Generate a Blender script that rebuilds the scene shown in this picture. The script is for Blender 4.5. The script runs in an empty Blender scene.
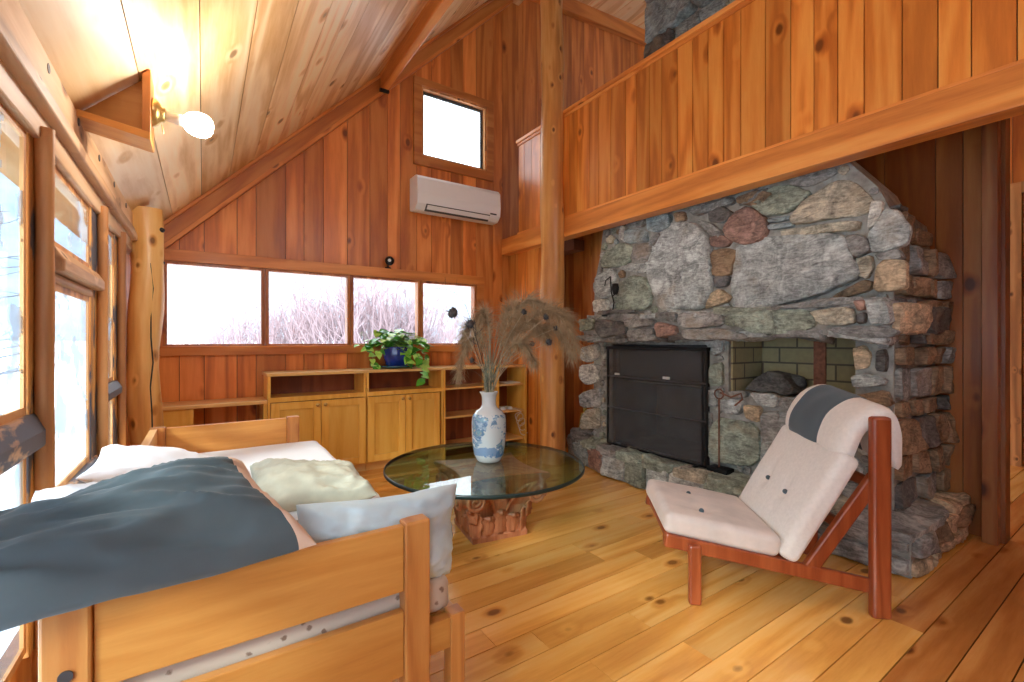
import bpy, math, random
from mathutils import Vector, Matrix, noise
random.seed(7)
C = bpy.context.scene
COL = C.collection
R = math.radians
# ------------------------------------------------------------ camera, sky, exposure
H = 1.2; FPX = 458.0; YAW = R(34)
cd = bpy.data.cameras.new('camera'); cam = bpy.data.objects.new('camera', cd); COL.objects.link(cam)
cam.location = (0, 0, H); cam.rotation_euler = (R(90), 0, -YAW)
cd.sensor_width = 36; cd.lens = 36 * FPX / 1024; cd.clip_start = .02; cd.clip_end = 500
C.camera = cam
C.view_settings.view_transform = 'Standard'; C.view_settings.look = 'None'
C.view_settings.exposure = 1.0; C.view_settings.gamma = 1; C.view_settings.use_curve_mapping = False
w = bpy.data.worlds.new('overcast'); C.world = w; w.use_nodes = True
wn = w.node_tree.nodes; wl = w.node_tree.links
bg = wn['Background']; bg.inputs[1].default_value = 3.0
tc = wn.new('ShaderNodeTexCoord'); sx = wn.new('ShaderNodeSeparateXYZ'); rp = wn.new('ShaderNodeValToRGB')
wl.new(tc.outputs['Generated'], sx.inputs[0]); wl.new(sx.outputs['Z'], rp.inputs[0]); wl.new(rp.outputs[0], bg.inputs[0])
rp.color_ramp.elements[0].position = 0; rp.color_ramp.elements[0].color = (.93, .95, 1, 1)
rp.color_ramp.elements[1].position = .6; rp.color_ramp.elements[1].color = (.80, .90, 1, 1)
# pale winter sun coming in low through the window wall
sd = bpy.data.lights.new('winter_sun', 'SUN'); sd.energy = 2.2; sd.angle = R(12); sd.color = (1, .93, .82)
so = bpy.data.objects.new('winter_sun', sd); COL.objects.link(so)
so.rotation_euler = Vector((1.0, .55, -.62)).to_track_quat('-Z', 'Y').to_euler()
def portal(loc, rot, sx_, sy_):
    d = bpy.data.lights.new('sky_portal', 'AREA'); d.shape = 'RECTANGLE'; d.size = sx_; d.size_y = sy_
    d.cycles.is_portal = True
    o = bpy.data.objects.new('sky_portal', d); COL.objects.link(o); o.location = loc; o.rotation_euler = rot

FW = (math.sin(YAW), math.cos(YAW)); RT = (math.cos(YAW), -math.sin(YAW))
def ray(px, py):
    u = (px - 512) / FPX; v = (341 - py) / FPX
    return (FW[0] + u * RT[0], FW[1] + u * RT[1], v)
def onX(px, py, X):
    d = ray(px, py); t = X / d[0]; return Vector((X, d[1] * t, H + d[2] * t))
def onY(px, py, Y):
    d = ray(px, py); t = Y / d[1]; return Vector((d[0] * t, Y, H + d[2] * t))
def onZ(px, py, Z):
    d = ray(px, py); t = (Z - H) / d[2]; return Vector((d[0] * t, d[1] * t, Z))

# ------------------------------------------------------------ materials
MATS = {}
def newmat(name):
    m = bpy.data.materials.new(name); m.use_nodes = True; MATS[name] = m
    return m, m.node_tree.nodes, m.node_tree.links, m.node_tree.nodes['Principled BSDF']
def math_(n, l, op, a, b=None, c=None, clamp=False):
    q = n.new('ShaderNodeMath'); q.operation = op; q.use_clamp = clamp
    for i, x in enumerate((a, b, c)):
        if x is None: continue
        if isinstance(x, (int, float)): q.inputs[i].default_value = x
        else: l.new(x, q.inputs[i])
    return q.outputs[0]
def ramp(n, l, src, stops):
    r = n.new('ShaderNodeValToRGB'); l.new(src, r.inputs[0])
    e = r.color_ramp.elements
    while len(e) < len(stops): e.new(.5)
    for k, (p, c) in enumerate(stops):
        e[k].position = p; e[k].color = (*c, 1)
    return r.outputs[0]
def mixc(n, l, fac, a, b, mode='MIX'):
    q = n.new('ShaderNodeMix'); q.data_type = 'RGBA'; q.blend_type = mode
    for s, x in ((q.inputs[0], fac), (q.inputs[6], a), (q.inputs[7], b)):
        if isinstance(x, (int, float)): s.default_value = x
        elif isinstance(x, tuple): s.default_value = (*x, 1)
        else: l.new(x, s)
    return q.outputs[2]
def nz(n, l, vec, scale, detail=4, rough=.55, dist=0):
    q = n.new('ShaderNodeTexNoise'); q.inputs['Scale'].default_value = scale; q.inputs['Detail'].default_value = detail
    q.inputs['Roughness'].default_value = rough; q.inputs['Distortion'].default_value = dist
    if vec is not None: l.new(vec, q.inputs['Vector'])
    return q.outputs['Fac']
def mapping(n, l, vec, sc):
    q = n.new('ShaderNodeMapping'); q.inputs['Scale'].default_value = sc; l.new(vec, q.inputs['Vector']); return q.outputs[0]
def bump(n, l, b, h, strength=.2, dist=.01):
    q = n.new('ShaderNodeBump'); q.inputs['Strength'].default_value = strength; q.inputs['Distance'].default_value = dist
    l.new(h, q.inputs['Height']); l.new(q.outputs[0], b.inputs['Normal'])

def wood(name, light, mid, dark, axis='Z', rough=.45, coat=0, gs=1.0, knots=.5, kscale=2.3, peel=0, cath=.45, bstr=.15, blotch=.4):
    m, n, l, b = newmat(name)
    t = n.new('ShaderNodeTexCoord'); a = n.new('ShaderNodeAttribute'); a.attribute_name = 'brd'
    sc = n.new('ShaderNodeSeparateColor'); l.new(a.outputs['Color'], sc.inputs[0])
    vm = n.new('ShaderNodeVectorMath'); vm.operation = 'MULTIPLY_ADD'
    l.new(a.outputs['Vector'], vm.inputs[0]); vm.inputs[1].default_value = (3, 17, 23); l.new(t.outputs['Object'], vm.inputs[2])
    P = vm.outputs[0]; i = 'XYZ'.index(axis)
    s1 = [1.0] * 3; s1[i] = .09; s2 = [1.0] * 3; s2[i] = .62
    A = mapping(n, l, P, s1); K = mapping(n, l, P, s2)
    fine = nz(n, l, A, 55 * gs, 5, .65, .3); mid_n = nz(n, l, A, 3.2 * gs, 3, .5, .4)
    v = n.new('ShaderNodeTexVoronoi'); v.inputs['Scale'].default_value = kscale * 2.3; l.new(K, v.inputs['Vector'])
    vs = n.new('ShaderNodeSeparateColor'); l.new(v.outputs['Color'], vs.inputs[0])
    gate = math_(n, l, 'LESS_THAN', vs.outputs[0], knots)
    jag = nz(n, l, K, 22, 3); dd = math_(n, l, 'MULTIPLY_ADD', jag, .06, v.outputs['Distance'])
    kn = n.new('ShaderNodeMapRange'); kn.inputs[1].default_value = .19; kn.inputs[2].default_value = .13; l.new(dd, kn.inputs[0])
    halo = n.new('ShaderNodeMapRange'); halo.inputs[1].default_value = .36; halo.inputs[2].default_value = .06; l.new(dd, halo.inputs[0])
    knot = math_(n, l, 'MULTIPLY', kn.outputs[0], gate); hal = math_(n, l, 'MULTIPLY', halo.outputs[0], gate)
    ph = math_(n, l, 'MULTIPLY_ADD', hal, 5, math_(n, l, 'MULTIPLY', mid_n, 34 * gs))
    ca = math_(n, l, 'MULTIPLY_ADD', math_(n, l, 'SINE', ph), .5, .5)
    big = nz(n, l, mapping(n, l, P, tuple(.5 if k == i else 1 for k in range(3))), 2.2, 3)
    f = math_(n, l, 'MULTIPLY', ca, cath * .9); f = math_(n, l, 'MULTIPLY_ADD', fine, .62 - cath * .5, f)
    f = math_(n, l, 'MULTIPLY_ADD', big, blotch, f); f = math_(n, l, 'MULTIPLY_ADD', hal, .25, f)
    col = ramp(n, l, f, [(.22, light), (.58, mid), (1.05 if False else 1.0, dark)])
    kd = tuple(x * .32 for x in dark)
    col = mixc(n, l, math_(n, l, 'MULTIPLY', knot, .85), col, kd)
    tone = math_(n, l, 'MULTIPLY_ADD', sc.outputs[0], 2, 0)
    hs = n.new('ShaderNodeHueSaturation'); l.new(col, hs.inputs['Color']); l.new(tone, hs.inputs['Value'])
    hs.inputs['Hue'].default_value = .5
    col = hs.outputs[0]
    if peel:
        pn = nz(n, l, mapping(n, l, P, tuple(.35 if k == i else 1 for k in range(3))), 9, 5, .6)
        pm = ramp(n, l, pn, [(.55 - peel * .12, (0, 0, 0)), (.60 - peel * .12, (1, 1, 1))])
        col = mixc(n, l, pm, col, (.09, .09, .11))
    l.new(col, b.inputs['Base Color']); b.inputs['Roughness'].default_value = rough
    b.inputs['Coat Weight'].default_value = coat; b.inputs['Coat Roughness'].default_value = .18
    bump(n, l, b, f, bstr, .004)
    return m
def plain(name, c, rough=.5, metal=0, noise_amt=0, nscale=20, bstr=0, coat=0, trans=0, sheen=0):
    m, n, l, b = newmat(name)
    b.inputs['Base Color'].default_value = (*c, 1); b.inputs['Roughness'].default_value = rough; b.inputs['Metallic'].default_value = metal
    b.inputs['Coat Weight'].default_value = coat; b.inputs['Transmission Weight'].default_value = trans
    b.inputs['Sheen Weight'].default_value = sheen
    if noise_amt or bstr:
        t = n.new('ShaderNodeTexCoord'); f = nz(n, l, t.outputs['Object'], nscale, 5)
        c2 = tuple(x * (1 - noise_amt) for x in c); c1 = tuple(min(1, x * (1 + noise_amt)) for x in c)
        l.new(ramp(n, l, f, [(.3, c2), (.7, c1)]), b.inputs['Base Color'])
        if bstr: bump(n, l, b, f, bstr, .01)
    return m
def glassy(name, tint=(1, 1, 1), ior=1.45, dusty=0, tcol=(.97, .985, .98)):
    m, n, l, b = newmat(name); n.remove(b)
    o = [x for x in n if x.type == 'OUTPUT_MATERIAL'][0]
    tr = n.new('ShaderNodeBsdfTransparent'); tr.inputs[0].default_value = (*tcol, 1)
    g = n.new('ShaderNodeBsdfGlossy'); g.inputs['Roughness'].default_value = .02; g.inputs[0].default_value = (*tint, 1)
    fr = n.new('ShaderNodeFresnel'); ge = n.new('ShaderNodeNewGeometry'); l.new(math_(n, l, 'MULTIPLY_ADD', ge.outputs['Backfacing'], 1 / ior - ior, ior), fr.inputs[0])
    mx = n.new('ShaderNodeMixShader'); l.new(fr.outputs[0], mx.inputs[0]); l.new(tr.outputs[0], mx.inputs[1]); l.new(g.outputs[0], mx.inputs[2])
    out = mx.outputs[0]
    if dusty:
        df = n.new('ShaderNodeBsdfDiffuse'); df.inputs[0].default_value = (.75, .85, .95, 1)
        t = n.new('ShaderNodeTexCoord'); f = nz(n, l, t.outputs['Object'], 5, 6, .6)
        k = math_(n, l, 'MULTIPLY', math_(n, l, 'GREATER_THAN', f, .56), dusty)
        m2 = n.new('ShaderNodeMixShader'); l.new(k, m2.inputs[0]); l.new(out, m2.inputs[1]); l.new(df.outputs[0], m2.inputs[2]); out = m2.outputs[0]
    l.new(out, o.inputs[0]); return m

wall_w = ((.76, .30, .075), (.60, .185, .034), (.34, .075, .012))
wood('pine_wall', *wall_w, 'Z', .42, .15, knots=.42)
wood('pine_rail', (.86, .38, .08), (.72, .23, .034), (.42, .10, .012), 'Z', .38, .25, knots=.45)
wood('pine_trim_x', (.76, .31, .08), (.62, .21, .04), (.40, .10, .02), 'X', .42, .1, knots=.3)
wood('pine_trim_y', (.84, .40, .11), (.72, .26, .05), (.45, .12, .02), 'Y', .4, .15, knots=.3)
wood('pine_trim_z', (.66, .28, .09), (.48, .16, .04), (.26, .06, .015), 'Z', .42, .1, knots=.3)
wood('pine_ceiling', (.98, .80, .55), (.94, .66, .36), (.68, .36, .12), 'Y', .5, .05, knots=.55, kscale=2.6, blotch=.55)
wood('pine_floor', (.94, .55, .18), (.85, .41, .09), (.58, .21, .033), 'X', .27, .35, knots=.45, kscale=2.8, cath=.35, bstr=.05)
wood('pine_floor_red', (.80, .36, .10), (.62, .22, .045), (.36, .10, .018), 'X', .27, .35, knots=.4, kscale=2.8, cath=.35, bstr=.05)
wood('log', (.90, .60, .24), (.78, .42, .12), (.50, .20, .04), 'Z', .45, .1, knots=.55, kscale=4.5, bstr=.3)
wood('log_dark', (.82, .44, .15), (.66, .29, .07), (.40, .13, .03), 'Z', .42, .15, knots=.45, kscale=4.5, bstr=.3)
wood('weathered_y', (.82, .58, .36), (.66, .40, .21), (.34, .17, .09), 'Y', .55, 0, knots=.45, kscale=3.5, peel=0, bstr=.3)
wood('weathered_z', (.74, .40, .16), (.56, .25, .08), (.26, .10, .04), 'Z', .55, 0, knots=.3, kscale=5, peel=.0, bstr=.3)
wood('peeling_z', (.80, .48, .16), (.66, .33, .09), (.36, .14, .04), 'Z', .5, 0, knots=.3, peel=.6, bstr=.3)
wood('peeling_y', (.74, .52, .34), (.58, .34, .18), (.30, .15, .08), 'Y', .55, 0, knots=.3, peel=.75, bstr=.3)
wood('cabinet_z', (.96, .58, .13), (.88, .46, .075), (.64, .27, .035), 'Z', .33, .3, knots=.06, gs=1.2, cath=.3, blotch=.25, bstr=.05)
wood('cabinet_x', (.90, .60, .25), (.82, .48, .15), (.60, .28, .06), 'X', .33, .3, knots=.06, gs=1.2, cath=.3, blotch=.25, bstr=.05)
wood('bed_x', (.66, .31, .075), (.56, .225, .045), (.40, .13, .025), 'X', .4, .12, knots=.03, gs=1.5, cath=.25, blotch=.25, bstr=.05)
wood('bed_y', (.78, .44, .17), (.66, .33, .10), (.46, .19, .05), 'Y', .4, .12, knots=.03, gs=1.5, cath=.25, blotch=.25, bstr=.05)
wood('bed_z', (.64, .28, .075), (.52, .19, .045), (.34, .10, .022), 'Z', .4, .12, knots=.05, gs=1.5, cath=.4, blotch=.25, bstr=.05)
wood('teak', (.42, .10, .03), (.29, .055, .014), (.14, .022, .007), 'Z', .35, .3, knots=0, gs=1.5, cath=.3, blotch=.3, bstr=.06)
wood('carved', (.62, .27, .13), (.46, .16, .07), (.22, .06, .025), 'Z', .45, .1, knots=.1, gs=1.5, cath=.3, bstr=.2)
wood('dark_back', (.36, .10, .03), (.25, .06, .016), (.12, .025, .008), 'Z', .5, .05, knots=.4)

def stone_mat(name, bstr=.6, mortar=False):
    m, n, l, b = newmat(name)
    t = n.new('ShaderNodeTexCoord'); a = n.new('ShaderNodeAttribute'); a.attribute_name = 'brd'
    P = t.outputs['Object']; f1 = nz(n, l, P, 7, 8, .65, 1.2); f2 = nz(n, l, P, 60, 4, .7); f3 = nz(n, l, mapping(n, l, P, (1, .6, 2.2)), 14, 6, .6, 2)
    f = math_(n, l, 'MULTIPLY_ADD', f1, .5, math_(n, l, 'MULTIPLY_ADD', f2, .22, math_(n, l, 'MULTIPLY', f3, .4)))
    k = ramp(n, l, f, [(.40, (.20, .20, .20)), (.54, (.85, .85, .83)), (.68, (1.75, 1.75, 1.7))])
    c = mixc(n, l, 1.0, a.outputs['Color'], k, 'MULTIPLY')
    rust = nz(n, l, P, 3.3, 5); rm = ramp(n, l, rust, [(.58, (0, 0, 0)), (.72, (.5, .5, .5))])
    c = mixc(n, l, rm, c, (.42, .30, .17))
    l.new(c, b.inputs['Base Color']); b.inputs['Roughness'].default_value = .75
    bump(n, l, b, f, bstr, .03); return m
stone_mat('fieldstone')
plain('mortar', (.34, .335, .30), .9, 0, .35, 18, .6)
m, n, l, b = newmat('firebrick')
t = n.new('ShaderNodeTexCoord'); mp = n.new('ShaderNodeMapping'); mp.inputs['Rotation'].default_value = (R(90), 0, R(90)); l.new(t.outputs['Object'], mp.inputs[0])
sx2 = n.new('ShaderNodeSeparateXYZ'); l.new(t.outputs['Object'], sx2.inputs[0]); cx2 = n.new('ShaderNodeCombineXYZ')
l.new(math_(n, l, 'ADD', sx2.outputs[1], sx2.outputs[0]), cx2.inputs[0]); l.new(sx2.outputs[2], cx2.inputs[1])
br = n.new('ShaderNodeTexBrick'); l.new(cx2.outputs[0], br.inputs['Vector']); br.inputs['Scale'].default_value = 1
br.inputs['Brick Width'].default_value = .25; br.inputs['Row Height'].default_value = .115; br.inputs['Mortar Size'].default_value = .007
br.inputs['Color1'].default_value = (.56, .50, .30, 1); br.inputs['Color2'].default_value = (.45, .38, .21, 1); br.inputs['Mortar'].default_value = (.17, .15, .11, 1)
fz = nz(n, l, t.outputs['Object'], 25, 5); l.new(mixc(n, l, .35, br.outputs[0], ramp(n, l, fz, [(.3, (.3, .26, .18)), (.7, (.7, .65, .45))]), 'MULTIPLY'), b.inputs['Base Color']); b.inputs['Roughness'].default_value = .9
plain('soot', (.04, .04, .042), .85, 0, .7, 7, .6)
plain('black_iron', (.012, .012, .013), .45, .6)
plain('black_stove', (.010, .013, .018), .32, .3)
plain('rusty_iron', (.20, .085, .05), .8, .3, .4, 40, .2)
plain('fire_label', (.6, .6, .57), .5)
m, n, l, b = newmat('screen_mesh'); n.remove(b); o = [x for x in n if x.type == 'OUTPUT_MATERIAL'][0]
tr = n.new('ShaderNodeBsdfTransparent'); df = n.new('ShaderNodeBsdfDiffuse'); df.inputs[0].default_value = (.16, .16, .16, 1)
mx = n.new('ShaderNodeMixShader'); mx.inputs[0].default_value = .24; l.new(tr.outputs[0], mx.inputs[1]); l.new(df.outputs[0], mx.inputs[2]); l.new(mx.outputs[0], o.inputs[0])
plain('ac_white', (.82, .84, .84), .4)
plain('ac_dark', (.06, .07, .08), .5)
plain('canvas', (.84, .79, .73), .9, 0, .05, 60, .12, sheen=.2)
plain('canvas_pink', (.70, .60, .54), .9, 0, .12, 8, .1, sheen=.2)
plain('slate_fabric', (.075, .105, .125), .9, 0, .12, 200, .15, sheen=.2)
plain('charcoal_fabric', (.078, .104, .116), .85, 0, .12, 6, .08, sheen=.15)
plain('white_cotton', (.83, .84, .86), .9, 0, .03, 4, .05)
plain('cream_cotton', (.80, .60, .46), .9, 0, .05, 6, .05)
plain('blue_cotton', (.55, .66, .70), .9, 0, .14, 7, .1)
plain('sage_quilt', (.50, .50, .40), .9, 0, .12, 14, .1)
m, n, l, b = newmat('floral_ticking')
t = n.new('ShaderNodeTexCoord'); v = n.new('ShaderNodeTexVoronoi'); v.inputs['Scale'].default_value = 34; l.new(t.outputs['Object'], v.inputs[0])
f = math_(n, l, 'MULTIPLY_ADD', nz(n, l, t.outputs['Object'], 90, 3), .5, v.outputs['Distance'])
l.new(ramp(n, l, f, [(.40, (.26, .17, .12)), (.52, (.60, .50, .40))]), b.inputs['Base Color']); b.inputs['Roughness'].default_value = .9
plain('bolt_steel', (.10, .09, .09), .5, .7)
plain('brass', (.70, .48, .18), .3, .9)
plain('socket_white', (.75, .73, .68), .5)
plain('snow', (.88, .90, .93), .9, 0, .03, .5)
plain('hill', (.27, .32, .37), .95, 0, .25, .25)
plain('twig_mauve', (.34, .25, .27), .9)
plain('bark_outdoor', (.22, .23, .25), .9, 0, .3, 8)
plain('blue_glaze', (.012, .035, .24), .15, 0, .5, 12, 0, coat=.6)
plain('saucer_glaze', (.02, .10, .14), .2, coat=.5)
plain('soil', (.05, .035, .02), .9)
m, n, l, b = newmat('leaf')
a = n.new('ShaderNodeAttribute'); a.attribute_name = 'brd'; sc = n.new('ShaderNodeSeparateColor'); l.new(a.outputs['Color'], sc.inputs[0])
l.new(ramp(n, l, sc.outputs[0], [(.1, (.04, .24, .02)), (.5, (.16, .55, .04)), (.95, (.55, .80, .15))]), b.inputs['Base Color'])
b.inputs['Roughness'].default_value = .4; b.inputs['Subsurface Weight'].default_value = 0
plain('stem_green', (.22, .34, .10), .6)
plain('plume', (.38, .27, .155), .95, 0, .3, 30)
plain('dry_stem', (.45, .38, .25), .8, 0, .2, 30)
plain('dry_leaf', (.20, .22, .15), .8, 0, .4, 15)
plain('thistle', (.055, .05, .05), .9, 0, .4, 60)
plain('broom_straw', (.50, .38, .10), .9, 0, .4, 60, .3)
plain('paper', (.80, .80, .78), .7)
plain('cable_white', (.75, .70, .64), .5)
glassy('window_glass', dusty=0)
glassy('frosty_glass', ior=1.25, dusty=.55, tcol=(.86, .95, 1.0))
# porcelain with painted mountains
m, n, l, b = newmat('porcelain')
t = n.new('ShaderNodeTexCoord'); P = t.outputs['Object']; s3 = n.new('ShaderNodeSeparateXYZ'); l.new(P, s3.inputs[0])
f = nz(n, l, P, 14, 5, .6, 1.2); f2 = nz(n, l, P, 7, 3)
z = s3.outputs[2]
band = math_(n, l, 'MULTIPLY', math_(n, l, 'GREATER_THAN', z, .04), math_(n, l, 'LESS_THAN', z, .31))
pm = math_(n, l, 'MULTIPLY', math_(n, l, 'MULTIPLY', math_(n, l, 'GREATER_THAN', f, .48), math_(n, l, 'GREATER_THAN', f2, .45)), band)
c = mixc(n, l, math_(n, l, 'MULTIPLY', pm, .85), (.60, .66, .68), ramp(n, l, f, [(.50, (.30, .45, .60)), (.56, (.03, .13, .32)), (.62, (.12, .32, .42)), (.7, (.45, .33, .2))]))
low = math_(n, l, 'MULTIPLY', math_(n, l, 'LESS_THAN', math_(n, l, 'MULTIPLY_ADD', f2, .20, z), .185), math_(n, l, 'GREATER_THAN', math_(n, l, 'MULTIPLY_ADD', f, .12, z), .10))
c = mixc(n, l, math_(n, l, 'MULTIPLY', low, .7), c, (.06, .20, .46))
l.new(c, b.inputs['Base Color']); b.inputs['Roughness'].default_value = .18; b.inputs['Coat Weight'].default_value = .5
# table glass: greenish absorbing slab
m, n, l, b = newmat('table_glass'); n.remove(b); o = [x for x in n if x.type == 'OUTPUT_MATERIAL'][0]
tr = n.new('ShaderNodeBsdfTransparent'); tr.inputs[0].default_value = (.62, .84, .83, 1)
g = n.new('ShaderNodeBsdfGlossy'); g.inputs['Roughness'].default_value = .0
fr = n.new('ShaderNodeFresnel'); ge = n.new('ShaderNodeNewGeometry'); l.new(math_(n, l, 'MULTIPLY_ADD', ge.outputs['Backfacing'], 1 / 1.5 - 1.5, 1.5), fr.inputs[0])
mx = n.new('ShaderNodeMixShader'); l.new(fr.outputs[0], mx.inputs[0]); l.new(tr.outputs[0], mx.inputs[1]); l.new(g.outputs[0], mx.inputs[2]); l.new(mx.outputs[0], o.inputs[0])
plain('glass_edge', (.006, .022, .022), .35)
m, n, l, b = newmat('bulb_glow'); b.inputs['Emission Color'].default_value = (1, .93, .80, 1); b.inputs['Emission Strength'].default_value = 14

# ------------------------------------------------------------ mesh builder
class MB:
    def __init__(s): s.v = []; s.f = []; s.c = []; s.m = []; s.sm = []
    def add(s, vs, fs, col=None, mi=0, smooth=False):
        o = len(s.v); s.v += [tuple(x) for x in vs]
        if col is None: col = (random.uniform(.46, .54), random.random(), random.random())
        for f in fs:
            s.f.append(tuple(i + o for i in f)); s.c.append(col); s.m.append(mi); s.sm.append(smooth)
        return s
    def box(s, a, b, col=None, mi=0, ch=0.0):
        x0, y0, z0 = [min(a[i], b[i]) for i in range(3)]; x1, y1, z1 = [max(a[i], b[i]) for i in range(3)]
        return s.hexa([(x0, y0, z0), (x1, y0, z0), (x1, y1, z0), (x0, y1, z0), (x0, y0, z1), (x1, y0, z1), (x1, y1, z1), (x0, y1, z1)], col, mi)
    def hexa(s, p, col=None, mi=0):
        return s.add(p, [(0, 3, 2, 1), (4, 5, 6, 7), (0, 1, 5, 4), (1, 2, 6, 5), (2, 3, 7, 6), (3, 0, 4, 7)], col, mi)
    def prism(s, pts, ext, col=None, mi=0):
        n_ = len(pts); e = Vector(ext); p = [Vector(q) for q in pts]; q = [x + e for x in p]
        fs = [tuple(range(n_))[::-1], tuple(range(n_, 2 * n_))] + [(i, (i + 1) % n_, (i + 1) % n_ + n_, i + n_) for i in range(n_)]
        return s.add(p + q, fs, col, mi)
    def bar(s, a, b, w_, h_, up=(0, 0, 1), col=None, mi=0):
        a = Vector(a); b = Vector(b); d = (b - a).normalized(); r = d.cross(Vector(up)).normalized(); u = r.cross(d)
        P = [a - r * w_ / 2 - u * h_ / 2, a + r * w_ / 2 - u * h_ / 2, a + r * w_ / 2 + u * h_ / 2, a - r * w_ / 2 + u * h_ / 2]
        Q = [x + (b - a) for x in P]
        return s.hexa(P + Q, col, mi)
    def tube(s, pts, rad, seg=8, col=None, mi=0, wob=0, caps=True, sx=1, sy=1):
        pts = [Vector(p) for p in pts]; n_ = len(pts)
        if isinstance(rad, (int, float)): rad = [rad] * n_
        vs = []; prev = None
        for i, p in enumerate(pts):
            d = (pts[min(i + 1, n_ - 1)] - pts[max(i - 1, 0)]).normalized()
            if prev is None:
                r = d.cross(Vector((0, 0, 1)));
                if r.length < .1: r = d.cross(Vector((0, 1, 0)))
            else: r = prev - d * prev.dot(d)
            r.normalize(); prev = r; u = d.cross(r)
            for k in range(seg):
                a_ = 2 * math.pi * k / seg; rr = rad[i]
                if wob: rr *= 1 + wob * noise.noise(Vector((math.cos(a_) * 1.2, math.sin(a_) * 1.2, 0)) + p * 2.3)
                vs.append(p + (r * math.cos(a_) * sx + u * math.sin(a_) * sy) * rr)
        fs = [(i * seg + k, i * seg + (k + 1) % seg, (i + 1) * seg + (k + 1) % seg, (i + 1) * seg + k) for i in range(n_ - 1) for k in range(seg)]
        s.add(vs, fs, col, mi, True)
        if caps: s.add(vs[:seg], [tuple(range(seg))[::-1]], col, mi); s.add(vs[-seg:], [tuple(range(seg))], col, mi)
        return s
    def lathe(s, prof, c=(0, 0, 0), seg=32, col=None, mi=0):
        vs = []; n_ = len(prof)
        for r, z in prof:
            for k in range(seg):
                a_ = 2 * math.pi * k / seg; vs.append((c[0] + r * math.cos(a_), c[1] + r * math.sin(a_), c[2] + z))
        fs = [(i * seg + k, i * seg + (k + 1) % seg, (i + 1) * seg + (k + 1) % seg, (i + 1) * seg + k) for i in range(n_ - 1) for k in range(seg)]
        return s.add(vs, fs, col, mi, True)
    def ball(s, c, r, col=None, mi=0, seg=10, jit=0, sc=(1, 1, 1)):
        vs = []; fs = []
        for i in range(seg + 1):
            th = math.pi * i / seg
            for k in range(seg * 2):
                a_ = math.pi * k / seg; d = Vector((math.sin(th) * math.cos(a_), math.sin(th) * math.sin(a_), math.cos(th)))
                rr = r * (1 + jit * noise.noise(d * 1.7 + Vector(c) * 9))
                vs.append((c[0] + d.x * rr * sc[0], c[1] + d.y * rr * sc[1], c[2] + d.z * rr * sc[2]))
        q = seg * 2
        fs = [(i * q + k, (i + 1) * q + k, (i + 1) * q + (k + 1) % q, i * q + (k + 1) % q) for i in range(seg) for k in range(q)]
        return s.add(vs, fs, col, mi, True)
    def xf(s, M):
        s.v = [tuple(M @ Vector(v)) for v in s.v]; return s
    def build(s, name, mat, parent=None, local=False, bevel=0, loc=None):
        me = bpy.data.meshes.new(name)
        base = Vector((0, 0, 0))
        if parent is not None and not local: base = Vector(parent.get('_b', (0, 0, 0)))
        if parent is None and loc is not None: base = Vector(loc)
        vs = [(v[0] - base[0], v[1] - base[1], v[2] - base[2]) for v in s.v]
        me.from_pydata(vs, [], s.f)
        for x in (mat if isinstance(mat, (list, tuple)) else [mat]): me.materials.append(MATS[x])
        at = me.attributes.new('brd', 'FLOAT_COLOR', 'FACE')
        at.data.foreach_set('color', [x for c in s.c for x in (c[0], c[1], c[2], 1)])
        me.polygons.foreach_set('material_index', s.m); me.polygons.foreach_set('use_smooth', s.sm)
        me.update()
        o = bpy.data.objects.new(name, me); COL.objects.link(o)
        if parent is not None:
            o.parent = parent; BASE[o.name] = BASE.get(parent.name)
            if parent.get('_b') is not None: o['_b'] = parent['_b']
        else: o.location = base
        if loc is not None and parent is None: o['_b'] = tuple(base)
        if bevel:
            md = o.modifiers.new('edge', 'BEVEL'); md.width = bevel; md.segments = 2; md.limit_method = 'ANGLE'; md.angle_limit = R(40)
        return o
BASE = {}
def tag(o, label=None, cat=None, group=None, kind=None):
    if label: o['label'] = label
    if cat: o['category'] = cat
    if group: o['group'] = group
    if kind: o['kind'] = kind
    return o
def thing(name, loc, label, cat, group=None, rotz=0):
    o = bpy.data.objects.new(name, None); COL.objects.link(o); o.location = loc; o.rotation_euler = (0, 0, rotz); o['_b'] = tuple(loc)
    o.empty_display_size = .1
    return tag(o, label, cat, group)
def struct(o): o['kind'] = 'structure'; return o
def copy_tree(o, parent=None):
    c = o.copy(); COL.objects.link(c)
    if parent: c.parent = parent
    for ch in [x for x in COL.objects if x.parent == o]: copy_tree(ch, c)
    return c

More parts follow.
